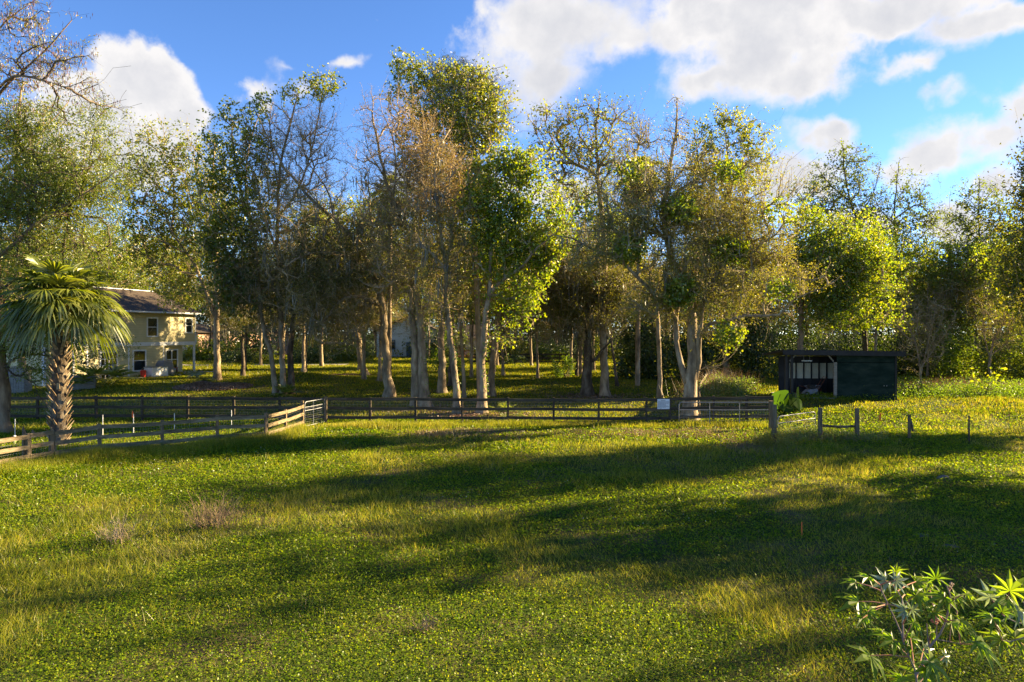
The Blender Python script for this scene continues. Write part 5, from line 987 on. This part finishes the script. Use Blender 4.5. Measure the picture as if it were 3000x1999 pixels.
# elephant ear plant before the shed
g = G(2300, 1215); root = thing('elephant_ear', g, 'elephant ear plant with huge drooping leaves in front of the dark shed', 'plant'); rg = np.random.default_rng(44)
for (px, py, wpx, hpx, tilt, yaw, mt) in [(2285, 1158, 30, 24, .9, -.5, 'castor'), (2312, 1172, 30, 24, 1.2, .2, 'castor'), (2342, 1165, 12, 46, 1.35, .9, 'castor'), (2340, 1180, 32, 22, 1.0, .6, 'castor'), (2275, 1185, 26, 20, .8, -.8, 'castor'), (2305, 1195, 28, 18, .7, .1, 'castor')]:
    c = W(px, py, g[1] + rg.uniform(-.4, .3)) - g; s = g[1] / F; m = MB(); n = 14; th = np.linspace(0, 2 * pi, n, endpoint=False)
    rx = wpx * s * (1 + .18 * np.cos(th * 2)) * np.abs(np.cos(th / 2)) ** .25; u = np.stack([np.sin(th) * rx, np.cos(th) * hpx * s * np.where(np.cos(th) > 0, .7, 1.05), .10 * np.abs(np.sin(th))], 1)
    ct, stt = math.cos(tilt), math.sin(tilt); u = np.stack([u[:, 0], u[:, 2] * stt + u[:, 1] * ct * .3, u[:, 1] * stt], 1); cy, sy_ = math.cos(yaw), math.sin(yaw); u = np.stack([u[:, 0] * cy - u[:, 1] * sy_, u[:, 0] * sy_ + u[:, 1] * cy, u[:, 2] - .25 * u[:, 0] * np.sign(yaw)], 1)
    V = np.vstack([u + c, c + [0, .03, .05]]); m.add(V, None, [[i, (i + 1) % n, n] for i in range(n)]); tz = np.linspace(0, 1, 6)[:, None]
    P = np.array([rg.normal() * .08, rg.normal() * .08, 0]) * (1 - tz) + (c + [0, 0, .05]) * tz + np.array([0, 0, .25]) * (tz * (1 - tz)); m.tubes(P, np.linspace(.03, .014, 6), 6); m.build('leaf', M['ear'], root)

# ------------------------------------------------------------------ yellow house
HR = math.atan2(.965, .26); HO = np.array([-33.7, 60., .9])
house = thing('yellow_house', HO, 'two-storey pale yellow clapboard house with white trim behind the palm', 'house', rz=HR)
def hb(name, mat, boxes, parent=house, label=None):
    m = MB()
    for b_ in boxes: m.box(*b_)
    o = m.build(name, M[mat], parent)
    if label: o['label'] = label
    return o
# local x runs along the front to the right and away, local y into the house, front plane y = 0
hb('wall', 'yellow_siding', [(-4.9, 4.1, .0, 7.5, -.4, 2.70), (4.1, 7.1, .5, 7.5, -.4, 2.70), (-4.9, 8.3, .003, 7.5, 3.03, 5.72), (-8.7, -4.9, -.78, 7.0, -.4, 4.0)])
hb('trim_band', 'white_trim', [(-5.0, 8.34, -.04, .0, 2.70, 3.03), (-4.9, 8.3, .0, 7.5, 2.703, 3.027)])
for bx in [(8.22, 8.34, -.025, .10, 3.03, 5.72), (4.02, 4.14, -.025, .08, -.1, 2.70), (-.06, .08, -.025, .0, -.1, 2.70), (-4.98, -4.82, -.025, 0, 3.03, 5.7), (-8.75, -8.58, -.80, -.6, -.3, 4.0), (-5.0, -4.86, -.80, -.66, -.3, 4.0)]: hb('corner_board', 'white_trim', [bx])
hb('porch_post', 'white_trim', [(8.12, 8.28, .0, .16, -.3, 2.70)])
hb('patio_slab', 'concrete', [(-1.5, 8.6, -2.2, 3.5, -.35, .06)])
hb('gutter', 'white_trim', [(-5.6, 8.9, -.62, -.50, 5.70, 5.84), (8.78, 8.9, -.5, 8, 5.70, 5.84)])
m = MB(); e = .55; x0, x1, y0, y1, ze, zr = -5.6, 8.9, -.55, 8.05, 5.80, 7.95; ym = (y0 + y1) / 2
V = [(x0, y0, ze), (x1, y0, ze), (x1, y1, ze), (x0, y1, ze), (x0 + 3.2, ym, zr), (x1 - 2.1, ym, zr), (x0, y0, ze - .06), (x1, y0, ze - .06), (x1, y1, ze - .06), (x0, y1, ze - .06)]
m.add(V, [[0, 1, 5, 4], [2, 3, 4, 5], [6, 9, 8, 7], [0, 6, 7, 1], [1, 7, 8, 2], [2, 8, 9, 3], [3, 9, 6, 0]], [[1, 2, 5], [3, 0, 4]]); rf_ = m.build('roof', M['shingle'], house)
m = MB(); m.tubes(np.array([[6.2, 1.0, 6.4], [6.2, 1.0, 6.95]]), np.array([.06, .06]), 8, cap=True); m.build('vent_pipe', M['galv'], rf_)
m = MB(); m.beam([x0 + 3.2, ym, zr + .03], [x1 - 2.1, ym, zr + .03], .3, .07); m.build('ridge_cap', M['white_trim'], rf_)
m = MB(); V = [(-9.3, -1.2, 3.95), (-4.5, -1.2, 3.95), (-4.5, 7.4, 3.95), (-9.3, 7.4, 3.95), (-7.6, 3.1, 5.6), (-4.9, 3.1, 5.6)]
m.add(V, [[0, 1, 5, 4], [2, 3, 4, 5], [0, 3, 2, 1]], [[1, 2, 5], [3, 0, 4]]); m.build('lower_roof', M['shingle'], house); hb('lower_gutter', 'white_trim', [(-9.3, -4.4, -1.30, -1.205, 3.90, 4.04)])
def window(x0, x1, z0, z1, y=0, cols=1, rows=2, door=False, sash=None, fr=.12):
    m = MB(); f = fr
    m.box(x0 - f, x1 + f, y - .06, y - .002, z1, z1 + f); m.box(x0 - f, x1 + f, y - .075, y - .002, z0 - f, z0); m.box(x0 - f, x0, y - .055, y - .002, z0, z1); m.box(x1, x1 + f, y - .055, y - .002, z0, z1)
    for k in range(1, rows): zz = z0 + (z1 - z0) * k / rows; m.box(x0, x1, y - .045, y - .012, zz - .025, zz + .025)
    for k in range(1, cols): xx = x0 + (x1 - x0) * k / cols; m.box(xx - (.05 if cols == 2 else .02), xx + (.05 if cols == 2 else .02), y - .048, y - .012, z0, z1)
    fo = m.build('door' if door else 'window', M['white_trim'], house); m = MB(); m.box(x0, x1, y - .011, y - .004, z0, z1); m.build('pane', M['glass'], fo); return fo
window(2.15, 3.25, 3.62, 5.20); window(6.95, 7.75, 3.95, 5.25); window(.55, 1.85, .55, 2.25); window(4.95, 6.35, .45, 2.2, y=.5, cols=2)
window(-2.9, -1.3, .06, 2.2, cols=4, rows=4, door=True); window(-8.0, -6.3, 2.35, 3.5, y=-.78, cols=4, rows=2); window(-8.0, -6.3, .15, 2.15, y=-.78, cols=2, rows=1)
HT = lambda x, y, z=0: HO + np.array([math.cos(HR) * x - math.sin(HR) * y, math.sin(HR) * x + math.cos(HR) * y, z])
# things standing by the house
def htng(name, label, cat, x, y, z=.06, rz=0): return thing(name, HT(x, y, z), label, cat, rz=HR + rz)
r_ = htng('grill', 'barbecue grill under a creased grey cover on the patio', 'grill', 2.9, -1.2); m = MB(); L_ = [(-.75, .0, .0), (-.8, 0, .75), (-.62, 0, 1.12), (-.35, 0, 1.28), (.35, 0, 1.28), (.62, 0, 1.1), (.8, 0, .55), (.78, 0, .0)]
V = [(x * s, y_, z) for y_, s in ((-.38, .92), (.38, .92)) for x, _, z in L_] + [(x, 0, z) for x, _, z in L_]; n = 8
m.add(V, [[i, i + 1, 16 + i + 1, 16 + i] for i in range(7)] + [[16 + i, 16 + i + 1, 8 + i + 1, 8 + i] for i in range(7)], [[0, i, i + 1] for i in range(1, 7)] + [[8, 8 + i + 1, 8 + i] for i in range(1, 7)]); m.build('cover', M['canvas'], r_)
r_ = htng('heat_pump', 'pale grey boxy outdoor unit standing on the patio edge', 'outdoor unit', 1.0, -2.0, 0); m = MB(); m.box(-.9, .9, -.45, .45, .02, .85); m.build('case', M['white_trim'], r_); m = MB(); m.box(-.95, .95, -.5, .5, .85, .90); m.build('lid', M['greywood'], r_)
r_ = htng('bucket', 'small red bucket beside the pale outdoor unit', 'bucket', -.35, -1.9, 0); m = MB(); t = np.linspace(0, 1, 2); m.tubes(np.array([[0, 0, 0], [0, 0, .62]]), np.array([.2, .25]), 14, cap=True); m.build('body', M['red'], r_); m = MB(); m.tubes(np.array([[.25 * math.cos(a), 0, .62 + .2 * math.sin(a)] for a in np.linspace(0, pi, 9)]), np.full(9, .012), 5); m.build('handle', M['galv'], r_)
r_ = htng('bench', 'low red-brown bench on the recessed porch', 'bench', 5.2, .3); m = MB(); m.box(-.8, .8, -.25, .25, .40, .50); m.build('seat', M['brown_wood'], r_)
for a_, b_ in ((-.7, -.2), (.7, -.2), (-.7, .2), (.7, .2)): m = MB(); m.box(a_ - .05, a_ + .05, b_ - .05, b_ + .05, -.02, .40); m.build('leg', M['brown_wood'], r_)
r_ = htng('garden_chair', 'pale garden chair folded beside the covered grill', 'chair', 4.0, -.5); m = MB(); m.box(-.25, .25, -.2, .2, .38, .42); m.build('seat', M['white_trim'], r_); m = MB(); m.beam([0, .22, .42], [0, .35, .95], .5, .04, up=(0, 1, 0)); m.build('backrest', M['white_trim'], r_)
for a_, b_ in ((-.22, -.17), (.22, -.17), (-.22, .17), (.22, .17)): m = MB(); m.box(a_ - .02, a_ + .02, b_ - .02, b_ + .02, 0, .38); m.build('leg', M['white_trim'], r_)
r_ = htng('chair', 'grey patio chair by the french door of the yellow house', 'chair', -3.4, -1.0, .06); m = MB(); m.box(-.3, .3, -.28, .28, .38, .44); m.build('seat', M['canvas'], r_); m = MB(); m.beam([0, .3, .44], [0, .4, 1.05], .55, .05, up=(0, 1, 0)); m.build('backrest', M['canvas'], r_)
for a_, b_ in ((-.27, -.25), (.27, -.25), (-.27, .25), (.27, .25)): m = MB(); m.box(a_ - .02, a_ + .02, b_ - .02, b_ + .02, -.1, .38); m.build('leg', M['canvas'], r_)
def crate(name, label, cat, px, py, w, d, h, mat, rz=0, ribs=6):
    g = G(px, py); r = thing(name, g, label, cat, rz=rz); m = MB(); m.box(-w / 2, w / 2, -d / 2, d / 2, -.05, h); m.build('box', M[mat], r)
    m = MB()
    for k in range(ribs): x = -w / 2 + w * (k + .5) / ribs; m.box(x - w / ribs * .38, x + w / ribs * .38, -d / 2 - .02, -d / 2 - .002, 0, h - .03)
    m.build('slats', M[mat], r); m = MB(); m.box(-w / 2 - .04, w / 2 + .04, -d / 2 - .05, d / 2 + .05, h, h + .05); m.build('lid', M['greywood'], r); return r
crate('planter_box', 'grey slatted planter box below the big window of the yellow house', 'planter', 236, 1140, 1.9, .7, .95, 'greywood', rz=.5)
crate('storage_box', 'tall weathered grey board box behind the left fence', 'box', 60, 1150, 1.1, .8, 1.75, 'greywood')
def bin_(name, label, px, py, mat):
    g = G(px, py); r = thing(name, g, label, 'bin', rz=.3); m = MB(); V = [(x * s, y_ * s, z) for z, s in ((.05, .8), (1.0, 1.)) for x, y_ in ((-.32, -.35), (.32, -.35), (.32, .35), (-.32, .35))]
    m.add(V, [[0, 1, 5, 4], [1, 2, 6, 5], [2, 3, 7, 6], [3, 0, 4, 7], [0, 3, 2, 1]]); m.build('body', M[mat], r); m = MB(); m.box(-.35, .35, -.4, .38, 1.0, 1.08); m.build('lid', M[mat], r)
    for s in (-1, 1): m = MB(); m.tubes(np.array([[s * .28, .36, .12], [s * .36, .36, .12]]), np.full(2, .11), 12, cap=True); m.build('wheel', M['black'], r)
bin_('wheelie_bin', 'blue wheelie bin in the shade at the left edge', 24, 1128, 'blue'); bin_('wheelie_bin', 'black wheelie bin against the shaded wall of the yellow house', 86, 1122, 'black')
# mulch mound by the sweetgum
g = G(625, 1135); m = MB(); rg = np.random.default_rng(9); n = 6000; a = rg.random(n) * 2 * pi; r = rg.random(n) ** .6
c = np.stack([g[0] + np.cos(a) * r * 2.9, g[1] + np.sin(a) * r * 2.0, 0 * a], 1); c[:, 2] = gh(c[:, 0], c[:, 1]) + .02 + .38 * np.exp(-((c[:, 0] - g[0] + .9) ** 2 / .9 + (c[:, 1] - g[1]) ** 2 / .8)) + rg.random(n) * .07
m.leaves(rg, c, rg.normal(size=(n, 3)) * [1, 1, .4], .14, .09, rg.random(n)); tag(m.build('leaf_litter_pile', M['litter']), 'red-brown heap of fallen leaves at the foot of the sweetgum by the house', 'leaf litter', kind='stuff')
for px, py, w, i in [(1240, 1206, 4.2, 0), (1420, 1218, 3.0, 1), (1735, 1165, 3.8, 2), (2100, 1250, 2.6, 3), (1000, 1100, 2.6, 4)]:
    g = G(px, py); n = 1500; c = rg.normal(size=(n, 3)) * [w * .4, w * .2, 0] + g; c[:, 2] = gh(c[:, 0], c[:, 1]) + .03 + rg.random(n) * .05; m = MB(); m.leaves(rg, c, rg.normal(size=(n, 3)) * [1, 1, .3], .12, .08, rg.random(n)); tag(m.build('fallen_leaves', M['litter']), 'brown fallen leaves under the trees', 'leaf litter', kind='stuff')
# tan brick building in the sun far behind, left of the clustered trunks
bo = np.array([-46., 100., .9]); br = thing('brick_building', bo, 'low tan brick building in full sun far behind the trees, right of the yellow house', 'building', rz=HR)
m = MB(); m.box(0, 23, 0, 7, -.4, 3.9); m.build('wall', M['brick'], br); m = MB(); m.add([(-.6, -.6, 3.9), (23.6, -.6, 3.9), (23.6, 7.6, 3.9), (-.6, 7.6, 3.9), (-.6, 3.5, 5.2), (23.6, 3.5, 5.2)], [[0, 1, 5, 4], [2, 3, 4, 5], [0, 3, 2, 1]], [[1, 2, 5], [3, 0, 4]]); m.build('roof', M['shingle'], br)
for x in (8.5, 14):
    m = MB(); m.box(x - .1, x + 2.1, -.06, -.003, 1.2, 1.3); m.box(x - .1, x + 2.1, -.06, -.003, 2.5, 2.6); m.box(x - .1, x, -.06, -.003, 1.3, 2.5); m.box(x + 2, x + 2.1, -.06, -.003, 1.3, 2.5); wd = m.build('window', M['white_trim'], br); m = MB(); m.box(x, x + 2, -.03, -.004, 1.3, 2.5); m.build('pane', M['glass'], wd)
# white clapboard house in the middle distance
wo_ = np.array([-21.0, 106., .9]); wh = thing('white_house', wo_, 'white clapboard house glimpsed between the pale trunks', 'house', rz=.0)
m = MB(); m.box(0, 9.6, 0, 8, -.4, 4.2); m.add([(0, 0, 4.2), (9.6, 0, 4.2), (4.8, 0, 6.3), (0, 8, 4.2), (9.6, 8, 4.2), (4.8, 8, 6.3)], None, [[0, 1, 2], [4, 3, 5]]); m.build('wall', M['white_siding'], wh)
m = MB(); m.beam([-.6, 4, 3.95], [4.8, 4, 6.45], 9, .12, up=(0, 0, 1)); m.beam([10.2, 4, 3.95], [4.8, 4, 6.45], 9, .12, up=(0, 0, 1)); m.build('roof', M['shingle'], wh)
m = MB(); m.box(9.6, 17, 1.5, 8, -.4, 3.0); m.build('wing', M['white_siding'], wh); m = MB(); m.add([(9.4, .9, 3.0), (17.6, .9, 3.0), (17.6, 8.4, 3.0), (9.4, 8.4, 3.0), (9.4, 5, 5.2), (15.6, 5, 5.2)], [[0, 1, 5, 4], [2, 3, 4, 5], [0, 3, 2, 1]], [[1, 2, 5]]); m.build('wing_roof', M['shingle'], wh)
for (x0, x1, z0, z1, y) in [(2.0, 2.8, 1.4, 2.7, 0), (12.6, 13.5, .9, 2.4, 1.5)]:
    m = MB(); m.box(x0 - .1, x1 + .1, y - .06, y - .003, z0 - .1, z0); m.box(x0 - .1, x1 + .1, y - .06, y - .003, z1, z1 + .1); m.box(x0 - .1, x0, y - .06, y - .003, z0, z1); m.box(x1, x1 + .1, y - .06, y - .003, z0, z1); m.box(x0, x1, y - .05, y - .01, (z0 + z1) / 2 - .03, (z0 + z1) / 2 + .03); wd = m.build('window', M['slate_blue'], wh); m = MB(); m.box(x0, x1, y - .02, y - .004, z0, z1); m.build('pane', M['glass'], wd)
m = MB(); m.box(4.6, 6.1, -.06, -.003, -.2, 2.4); m.build('door', M['slate_blue'], wh)
r_ = thing('deck', np.array([-9.0, 103.5, .9]), 'red-brown timber deck rail beside the white house', 'deck'); m = MB(); m.box(0, 4.6, 0, 2.5, -.2, .35); m.build('platform', M['deck_red'], r_)
m = MB(); m.box(0, 4.6, -.05, .05, 1.1, 1.22); [m.box(x, x + .06, -.04, .04, .35, 1.1) for x in np.arange(0, 4.6, .3)]; m.build('railing', M['deck_red'], r_)
# driveway glimpsed left of the mossy oak
m = MB(); a0 = [(-41, 79), (-24, 84)]; V = []
for t in np.linspace(0, 1, 12):
    for w in (-1.6, 1.6): x = -44 + 24 * t; y = 80 + 3 * t + w; V.append((x, y, ghf(x, y) + .05))
m.add(V, [[2 * i, 2 * i + 2, 2 * i + 3, 2 * i + 1] for i in range(11)]); tag(m.build('driveway', M['road']), 'pale gravel drive crossing the lawn behind the clustered trunks', 'driveway', kind='structure')

# ------------------------------------------------------------------ dark shed
so_ = np.array([16.3, 40.9, .84]); shed = thing('shed', so_ + [.25, 0, 0], 'dark green run-in shed with flat black roof, left bay open', 'shed', rz=R(-5)); shed.scale = (.95, .95, .98)
def sb(name, mat, bx, parent=shed):
    m = MB(); [m.box(*b_) for b_ in bx]; return m.build(name, M[mat], parent)
sb('floor_slab', 'concrete', [(-.1, 2.75, -.25, 3.5, -.25, .10)])
m = MB(); m.add([(-.45, -.5, 2.88), (6.8, -.5, 2.80), (6.8, 3.9, 2.45), (-.45, 3.9, 2.53), (-.45, -.5, 3.0), (6.8, -.5, 2.92), (6.8, 3.9, 2.56), (-.45, 3.9, 2.64)], [[0, 3, 2, 1], [4, 5, 6, 7], [0, 1, 5, 4], [1, 2, 6, 5], [2, 3, 7, 6], [3, 0, 4, 7]]); rfs = m.build('roof', M['black'], shed)
m = MB(); m.beam([-.48, -.53, 2.84], [6.83, -.53, 2.76], .04, .26); m.build('fascia', M['black'], rfs)
m = MB()
for k in range(30): x = -.4 + k * .24; z = 3.0 - .08 * (x + .45) / 7.25; m.beam([x, -.52, z + .01], [x, 3.9, z - .35], .05, .03)
m.build('roof_ribs', M['black'], rfs)
sb('front_panel', 'dark_green', [(2.95, 6.42, -.02, .02, -.15, 2.22), (2.95, 6.42, -.005, .03, 2.25, 2.70)]); sb('side_wall', 'dark_green', [(6.36, 6.42, .03, 3.4, -.2, 2.6)]); 
sb('back_wall', 'black', [(.38, 6.36, 3.3, 3.36, -.2, 1.05), (.38, 6.36, 3.3, 3.36, 2.05, 2.5), (.38, 1.04, 3.3, 3.36, 1.05, 2.05)]); M['panel'] = surf('pale_panel', [(.42, .40, .30), (.58, .56, .44)], 1.4, bump=.1)
for k in range(1, 9): sb('wall_panel', 'panel', [(.55 + k * .50, .55 + k * .50 + .42, 3.30, 3.34, 1.05, 2.05)])
sb('studs', 'black', [(.97 + k * .50, 1.05 + k * .50, 3.22, 3.30, 0, 2.4) for k in range(9)])
for x in (-.12, .22): sb('post', 'black', [(x - .07, x + .07, -.05, .09, -.25, 2.86)])
sb('post', 'greywood', [(2.76, 2.94, -.08, .06, -.2, 2.25)]); sb('post', 'black', [(6.42, 6.54, -.06, .08, -.25, 2.7)])
m = MB(); m.beam([.08, 0, 2.3], [.5, 0, 2.75], .06, .08); m.beam([2.75, 0, 2.3], [2.35, 0, 2.75], .06, .08); m.build('brace', M['greywood'], shed)
r_ = thing('hanging_lamp', so_ + [1.75, .9, 2.2], 'unlit fluorescent lamp hanging under the roof of the open bay', 'lamp'); m = MB(); m.box(-.30, .30, -.05, .05, 0, .07); m.build('tube_housing', M['white_trim'], r_); m = MB(); [m.box(x - .01, x + .01, -.01, .01, .07, .5) for x in (-.18, .18)]; m.build('chain', M['galv'], r_)
r_ = thing('lawn_mower', so_ + [2.0, .9, .1], 'white and black lawn mower with a red-brown handle inside the open bay', 'lawn mower'); m = MB(); m.add([(-.5, -.3, .12), (.35, -.3, .12), (.35, .3, .12), (-.5, .3, .12), (-.25, -.2, .38), (.3, -.25, .45), (.3, .25, .45), (-.25, .2, .38)], MB.BQ and [[0, 1, 5, 4], [1, 2, 6, 5], [2, 3, 7, 6], [3, 0, 4, 7], [4, 5, 6, 7], [0, 3, 2, 1]]); m.build('deck', M['canvas'], r_)
m = MB(); m.box(-.15, .2, -.15, .15, .44, .66); m.build('engine', M['black'], r_)
for a_ in (-.38, .28):
    for b_ in (-.34, .34): m = MB(); m.tubes(np.array([[a_, b_ - .03, .13], [a_, b_ + .03, .13]]), np.full(2, .14), 12, cap=True); m.build('wheel', M['black'], r_)
m = MB(); [m.tubes(np.array([[.3, y_, .35], [.62, y_, .8], [.85, y_, 1.15]]), np.full(3, .016), 6) for y_ in (-.2, .2)]; m.tubes(np.array([[.85, -.2, 1.15], [.85, .2, 1.15]]), np.full(2, .016), 6); m.build('handle', M['brown_wood'], r_)
r_ = thing('wheelbarrow', so_ + [2.55, 1.9, .1], 'grey wheelbarrow with dull red wheel beside the mower in the open bay', 'wheelbarrow', rz=.5); m = MB(); m.add([(-.45, -.3, .55), (.45, -.3, .55), (.45, .3, .55), (-.45, .3, .55), (-.25, -.18, .28), (.3, -.18, .28), (.3, .18, .28), (-.25, .18, .28)], [[0, 1, 5, 4], [1, 2, 6, 5], [2, 3, 7, 6], [3, 0, 4, 7], [4, 5, 6, 7]]); m.build('tray', M['canvas'], r_); m = MB(); [m.beam([-.9, y_, .55], [.6, y_ * .5, .2], .035, .035) for y_ in (-.25, .25)]; m.build('handle', M['brown_wood'], r_); m = MB(); m.tubes(np.array([[.62, -.05, .2], [.62, .05, .2]]), np.full(2, .2), 14, cap=True); m.build('wheel', M['brown_wood'], r_)
for k, x in enumerate((5.78, 5.94)): sb('hinge_plate', 'galv', [(x - .025, x + .025, -.035, -.022, .80, .86)])

# ------------------------------------------------------------------ castor bean plants in the near right corner
def castor_leaf(c, d, nrm, rad, lobes, rg, parent, mat, org):
    """palmate leaf with pointed lobes; c centre, d main direction in the leaf plane, nrm its normal"""
    d = d - nrm * np.dot(d, nrm); d /= np.linalg.norm(d); s = np.cross(nrm, d); V = [c]; T = []
    angs = np.linspace(-2.35, 2.35, lobes); ln = [rad * (1 - .42 * (abs(a) / 2.35) ** 1.5) * rg.uniform(.92, 1.06) for a in angs]
    V = [c]; Q = []
    def pt(a, r, dz): return c + (d * math.cos(a) + s * math.sin(a)) * r + nrm * dz
    hw = 4.7 / (lobes - 1) / 2
    V.append(pt(angs[0] - hw * .9, ln[0] * .16, 0)); prev = 1
    for i, (a, r) in enumerate(zip(angs, ln)):
        k0 = len(V); dr = -.22 * r * rg.uniform(.4, 1.3)
        V += [pt(a - hw * .62, r * .50, .015 * r), pt(a, r, dr), pt(a + hw * .62, r * .50, .015 * r), pt(a, r * .5, -.035 * r), pt(a + hw, r * .30 if i < lobes - 1 else r * .16, .012)]
        T += [[0, prev, k0], [0, k0, k0 + 3], [k0, k0 + 1, k0 + 3], [k0 + 3, k0 + 1, k0 + 2], [0, k0 + 3, k0 + 2], [0, k0 + 2, k0 + 4]]; prev = k0 + 4
    m = MB(); m.add(V, None, T, rt=np.full(len(T), rg.random())); return m
def castor(name, label, stems, leaves, Y, basepx, seed):
    rg = np.random.default_rng(seed); g = np.array([(basepx - 1500) / F * Y, Y, ghf((basepx - 1500) / F * Y, Y)]); root = thing(name, g, label, 'plant'); nodes = []
    for path, r0, r1, dy in stems:
        pts = np.array([W(px, py, Y + dy * k / max(1, len(path) - 1)) for k, (px, py) in enumerate(path)])
        if path is stems[0][0]: pts[0] = g
        c = catmull(pts, .08); nodes.append(c); m = MB(); m.tubes(c, np.linspace(r0, r1, len(c)) * .72 * (1 + .08 * (np.arange(len(c)) % 3 == 0)), 9, cap=True); sub(m, 'stem', M['castor_stem'], root, g)
    nd = np.vstack(nodes)
    for (px, py, rp, ang, tilt, mt) in leaves:
        y = Y + rg.uniform(-.35, .35); c = W(px, py, y); rad = rp / F * y * 1.8; a = R(ang); d = np.array([math.cos(a), -.35 * math.sin(a) if 0 else rg.uniform(-.5, .1), math.sin(a)])
        t = R(tilt); nrm = np.array([-math.sin(a) * .55 + rg.normal() * .15, -math.sin(t), math.cos(t) * .9]); nrm /= np.linalg.norm(nrm)
        j = np.argmin(np.linalg.norm(nd - (c - [0, 0, .12]), axis=1) + (nd[:, 2] > c[2] + .05) * .5); a0 = nd[j]; mid = (a0 + c) / 2 + [0, 0, .04] ; P = catmull([a0, mid - [0, 0, .03], c], .05)
        m = castor_leaf(c, d, nrm, rad, int(rg.choice([7, 8, 9])), rg, root, mt, g); lo = sub(m, 'leaf', M['castor_pale' if mt else 'castor'], root, g)
        m = MB(); m.tubes(P, np.linspace(.0055, .004, len(P)), 6); sub(m, 'leaf_stalk', M['castor_red'], lo, g)
    return root, nd
c6 = lambda x, y: (2400 + x * .255, 1600 + y * .255)
c6l = lambda L_: [c6(*p) for p in L_]
LV = [(760, 400, 30, 200, 60, 1), (880, 400, 26, -10, 55, 1), (1110, 410, 33, -35, 35, 0), (450, 640, 42, 215, 20, 0), (560, 360, 30, 190, 10, 0), (990, 560, 30, 150, 20, 0), (1110, 570, 36, -20, 30, 0), (1440, 590, 38, 200, 25, 0), (1560, 580, 28, -20, 30, 0), (1690, 550, 28, -40, 30, 0), (590, 1260, 52, 235, 25, 0),
      (850, 1080, 36, 200, 30, 0), (1080, 880, 30, -80, 35, 0), (1280, 990, 30, -60, 45, 0), (1520, 880, 40, -20, 20, 0), (1620, 860, 34, -60, 25, 0), (1800, 1100, 46, -30, 30, 0), (1860, 1160, 48, -50, 35, 0), (1270, 1330, 48, -30, 40, 0), (1220, 1400, 40, -70, 35, 0), (1340, 380, 30, 80, 40, 0), (1250, 410, 26, 190, 35, 0), (980, 740, 24, 180, 60, 1), (1060, 730, 22, 20, 60, 1),
      (560, 750, 30, 0, 20, 0), (500, 830, 30, 250, 20, 0), (1010, 1140, 24, -80, 50, 0), (1200, 1180, 26, -60, 60, 1), (1230, 1420, 26, -50, 65, 1), (1200, 1520, 50, 190, 25, 0), (420, 420, 28, 200, 15, 0), (1300, 760, 26, 10, 30, 0), (720, 1000, 26, 190, 20, 0), (950, 1540, 34, 200, 30, 0), (1050, 1060, 26, 10, 40, 0), (880, 300, 24, 80, 20, 0), (1440, 1270, 20, -30, 60, 1)]
castor('castor_bean_plant', 'tall castor bean plant with star-shaped leaves near the bottom right corner',
       [([(2700, 2560), (2690, 2150), (2685, 1990)] + c6l([(1090, 1400), (980, 1150), (945, 1010), (880, 860), (790, 670), (720, 520), (700, 450)]), .022, .007, .1), (c6l([(1110, 1480), (1230, 1290), (1270, 1160), (1390, 1010), (1450, 870), (1490, 720), (1515, 640), (1495, 540), (1460, 450), (1390, 390)]), .016, .006, -.2),
        (c6l([(965, 1100), (960, 900), (955, 700), (950, 600), (900, 520), (850, 460)]), .012, .005, .2), (c6l([(1265, 1170), (1245, 1020), (1235, 890)]), .009, .005, 0), (c6l([(1345, 1060), (1350, 900)]), .008, .004, 0), (c6l([(1355, 1075), (1500, 1100), (1620, 1125)]), .008, .005, 0)],
       [(*c6(x, y), r, a, t, m_) for x, y, r, a, t, m_ in LV], 6.0, 2700, 501)
LV2 = [(2190, 520, 42, 90, 45, 0), (2140, 600, 50, 215, 40, 0), (1960, 590, 30, 110, 60, 1), (2290, 740, 36, 200, 55, 1), (2090, 1080, 40, 170, 25, 0), (2250, 1060, 40, 10, 20, 0), (1990, 830, 40, 200, 15, 0), (2330, 480, 36, 0, 30, 0), (2100, 760, 26, 100, 30, 0), (2230, 700, 34, -60, 35, 0)]
castor('castor_bean_plant', 'second castor bean plant reaching in from the right edge on red stalks',
       [([(3080, 2600), (3060, 2200), (3035, 1960), (3020, 1850), (3010, 1780), (2985, 1750)], .020, .007, .1), ([(3015, 1830), (2980, 1825), (2945, 1808), (2935, 1800)], .008, .006, 0), ([(3040, 1860), (3000, 1868), (2960, 1880), (2938, 1878)], .008, .005, 0)],
       [(*c6(x, y), r, a, t, m_) for x, y, r, a, t, m_ in LV2], 6.1, 3080, 502)
rg = np.random.default_rng(7); m = MB()
for (x, y) in [(1330, 800), (1360, 840), (1350, 880), (1310, 850), (1385, 800), (1340, 760), (1510, 460), (1500, 500), (1380, 870), (1520, 440)]:
    for k in range(5):
        c = W(*c6(x + rg.normal() * 12, y + rg.normal() * 12), 5.95 + rg.normal() * .03); th = np.linspace(0, 1, 5); m.tubes(np.stack([c + np.array([0, 0, .02]) * (t - .5) for t in th]), .010 * np.sin(th * pi) + .001, 6)
o = m.build('castor_flower_buds', M['castor_red'], bpy.data.objects['castor_bean_plant'], loc=bpy.data.objects['castor_bean_plant'].location)
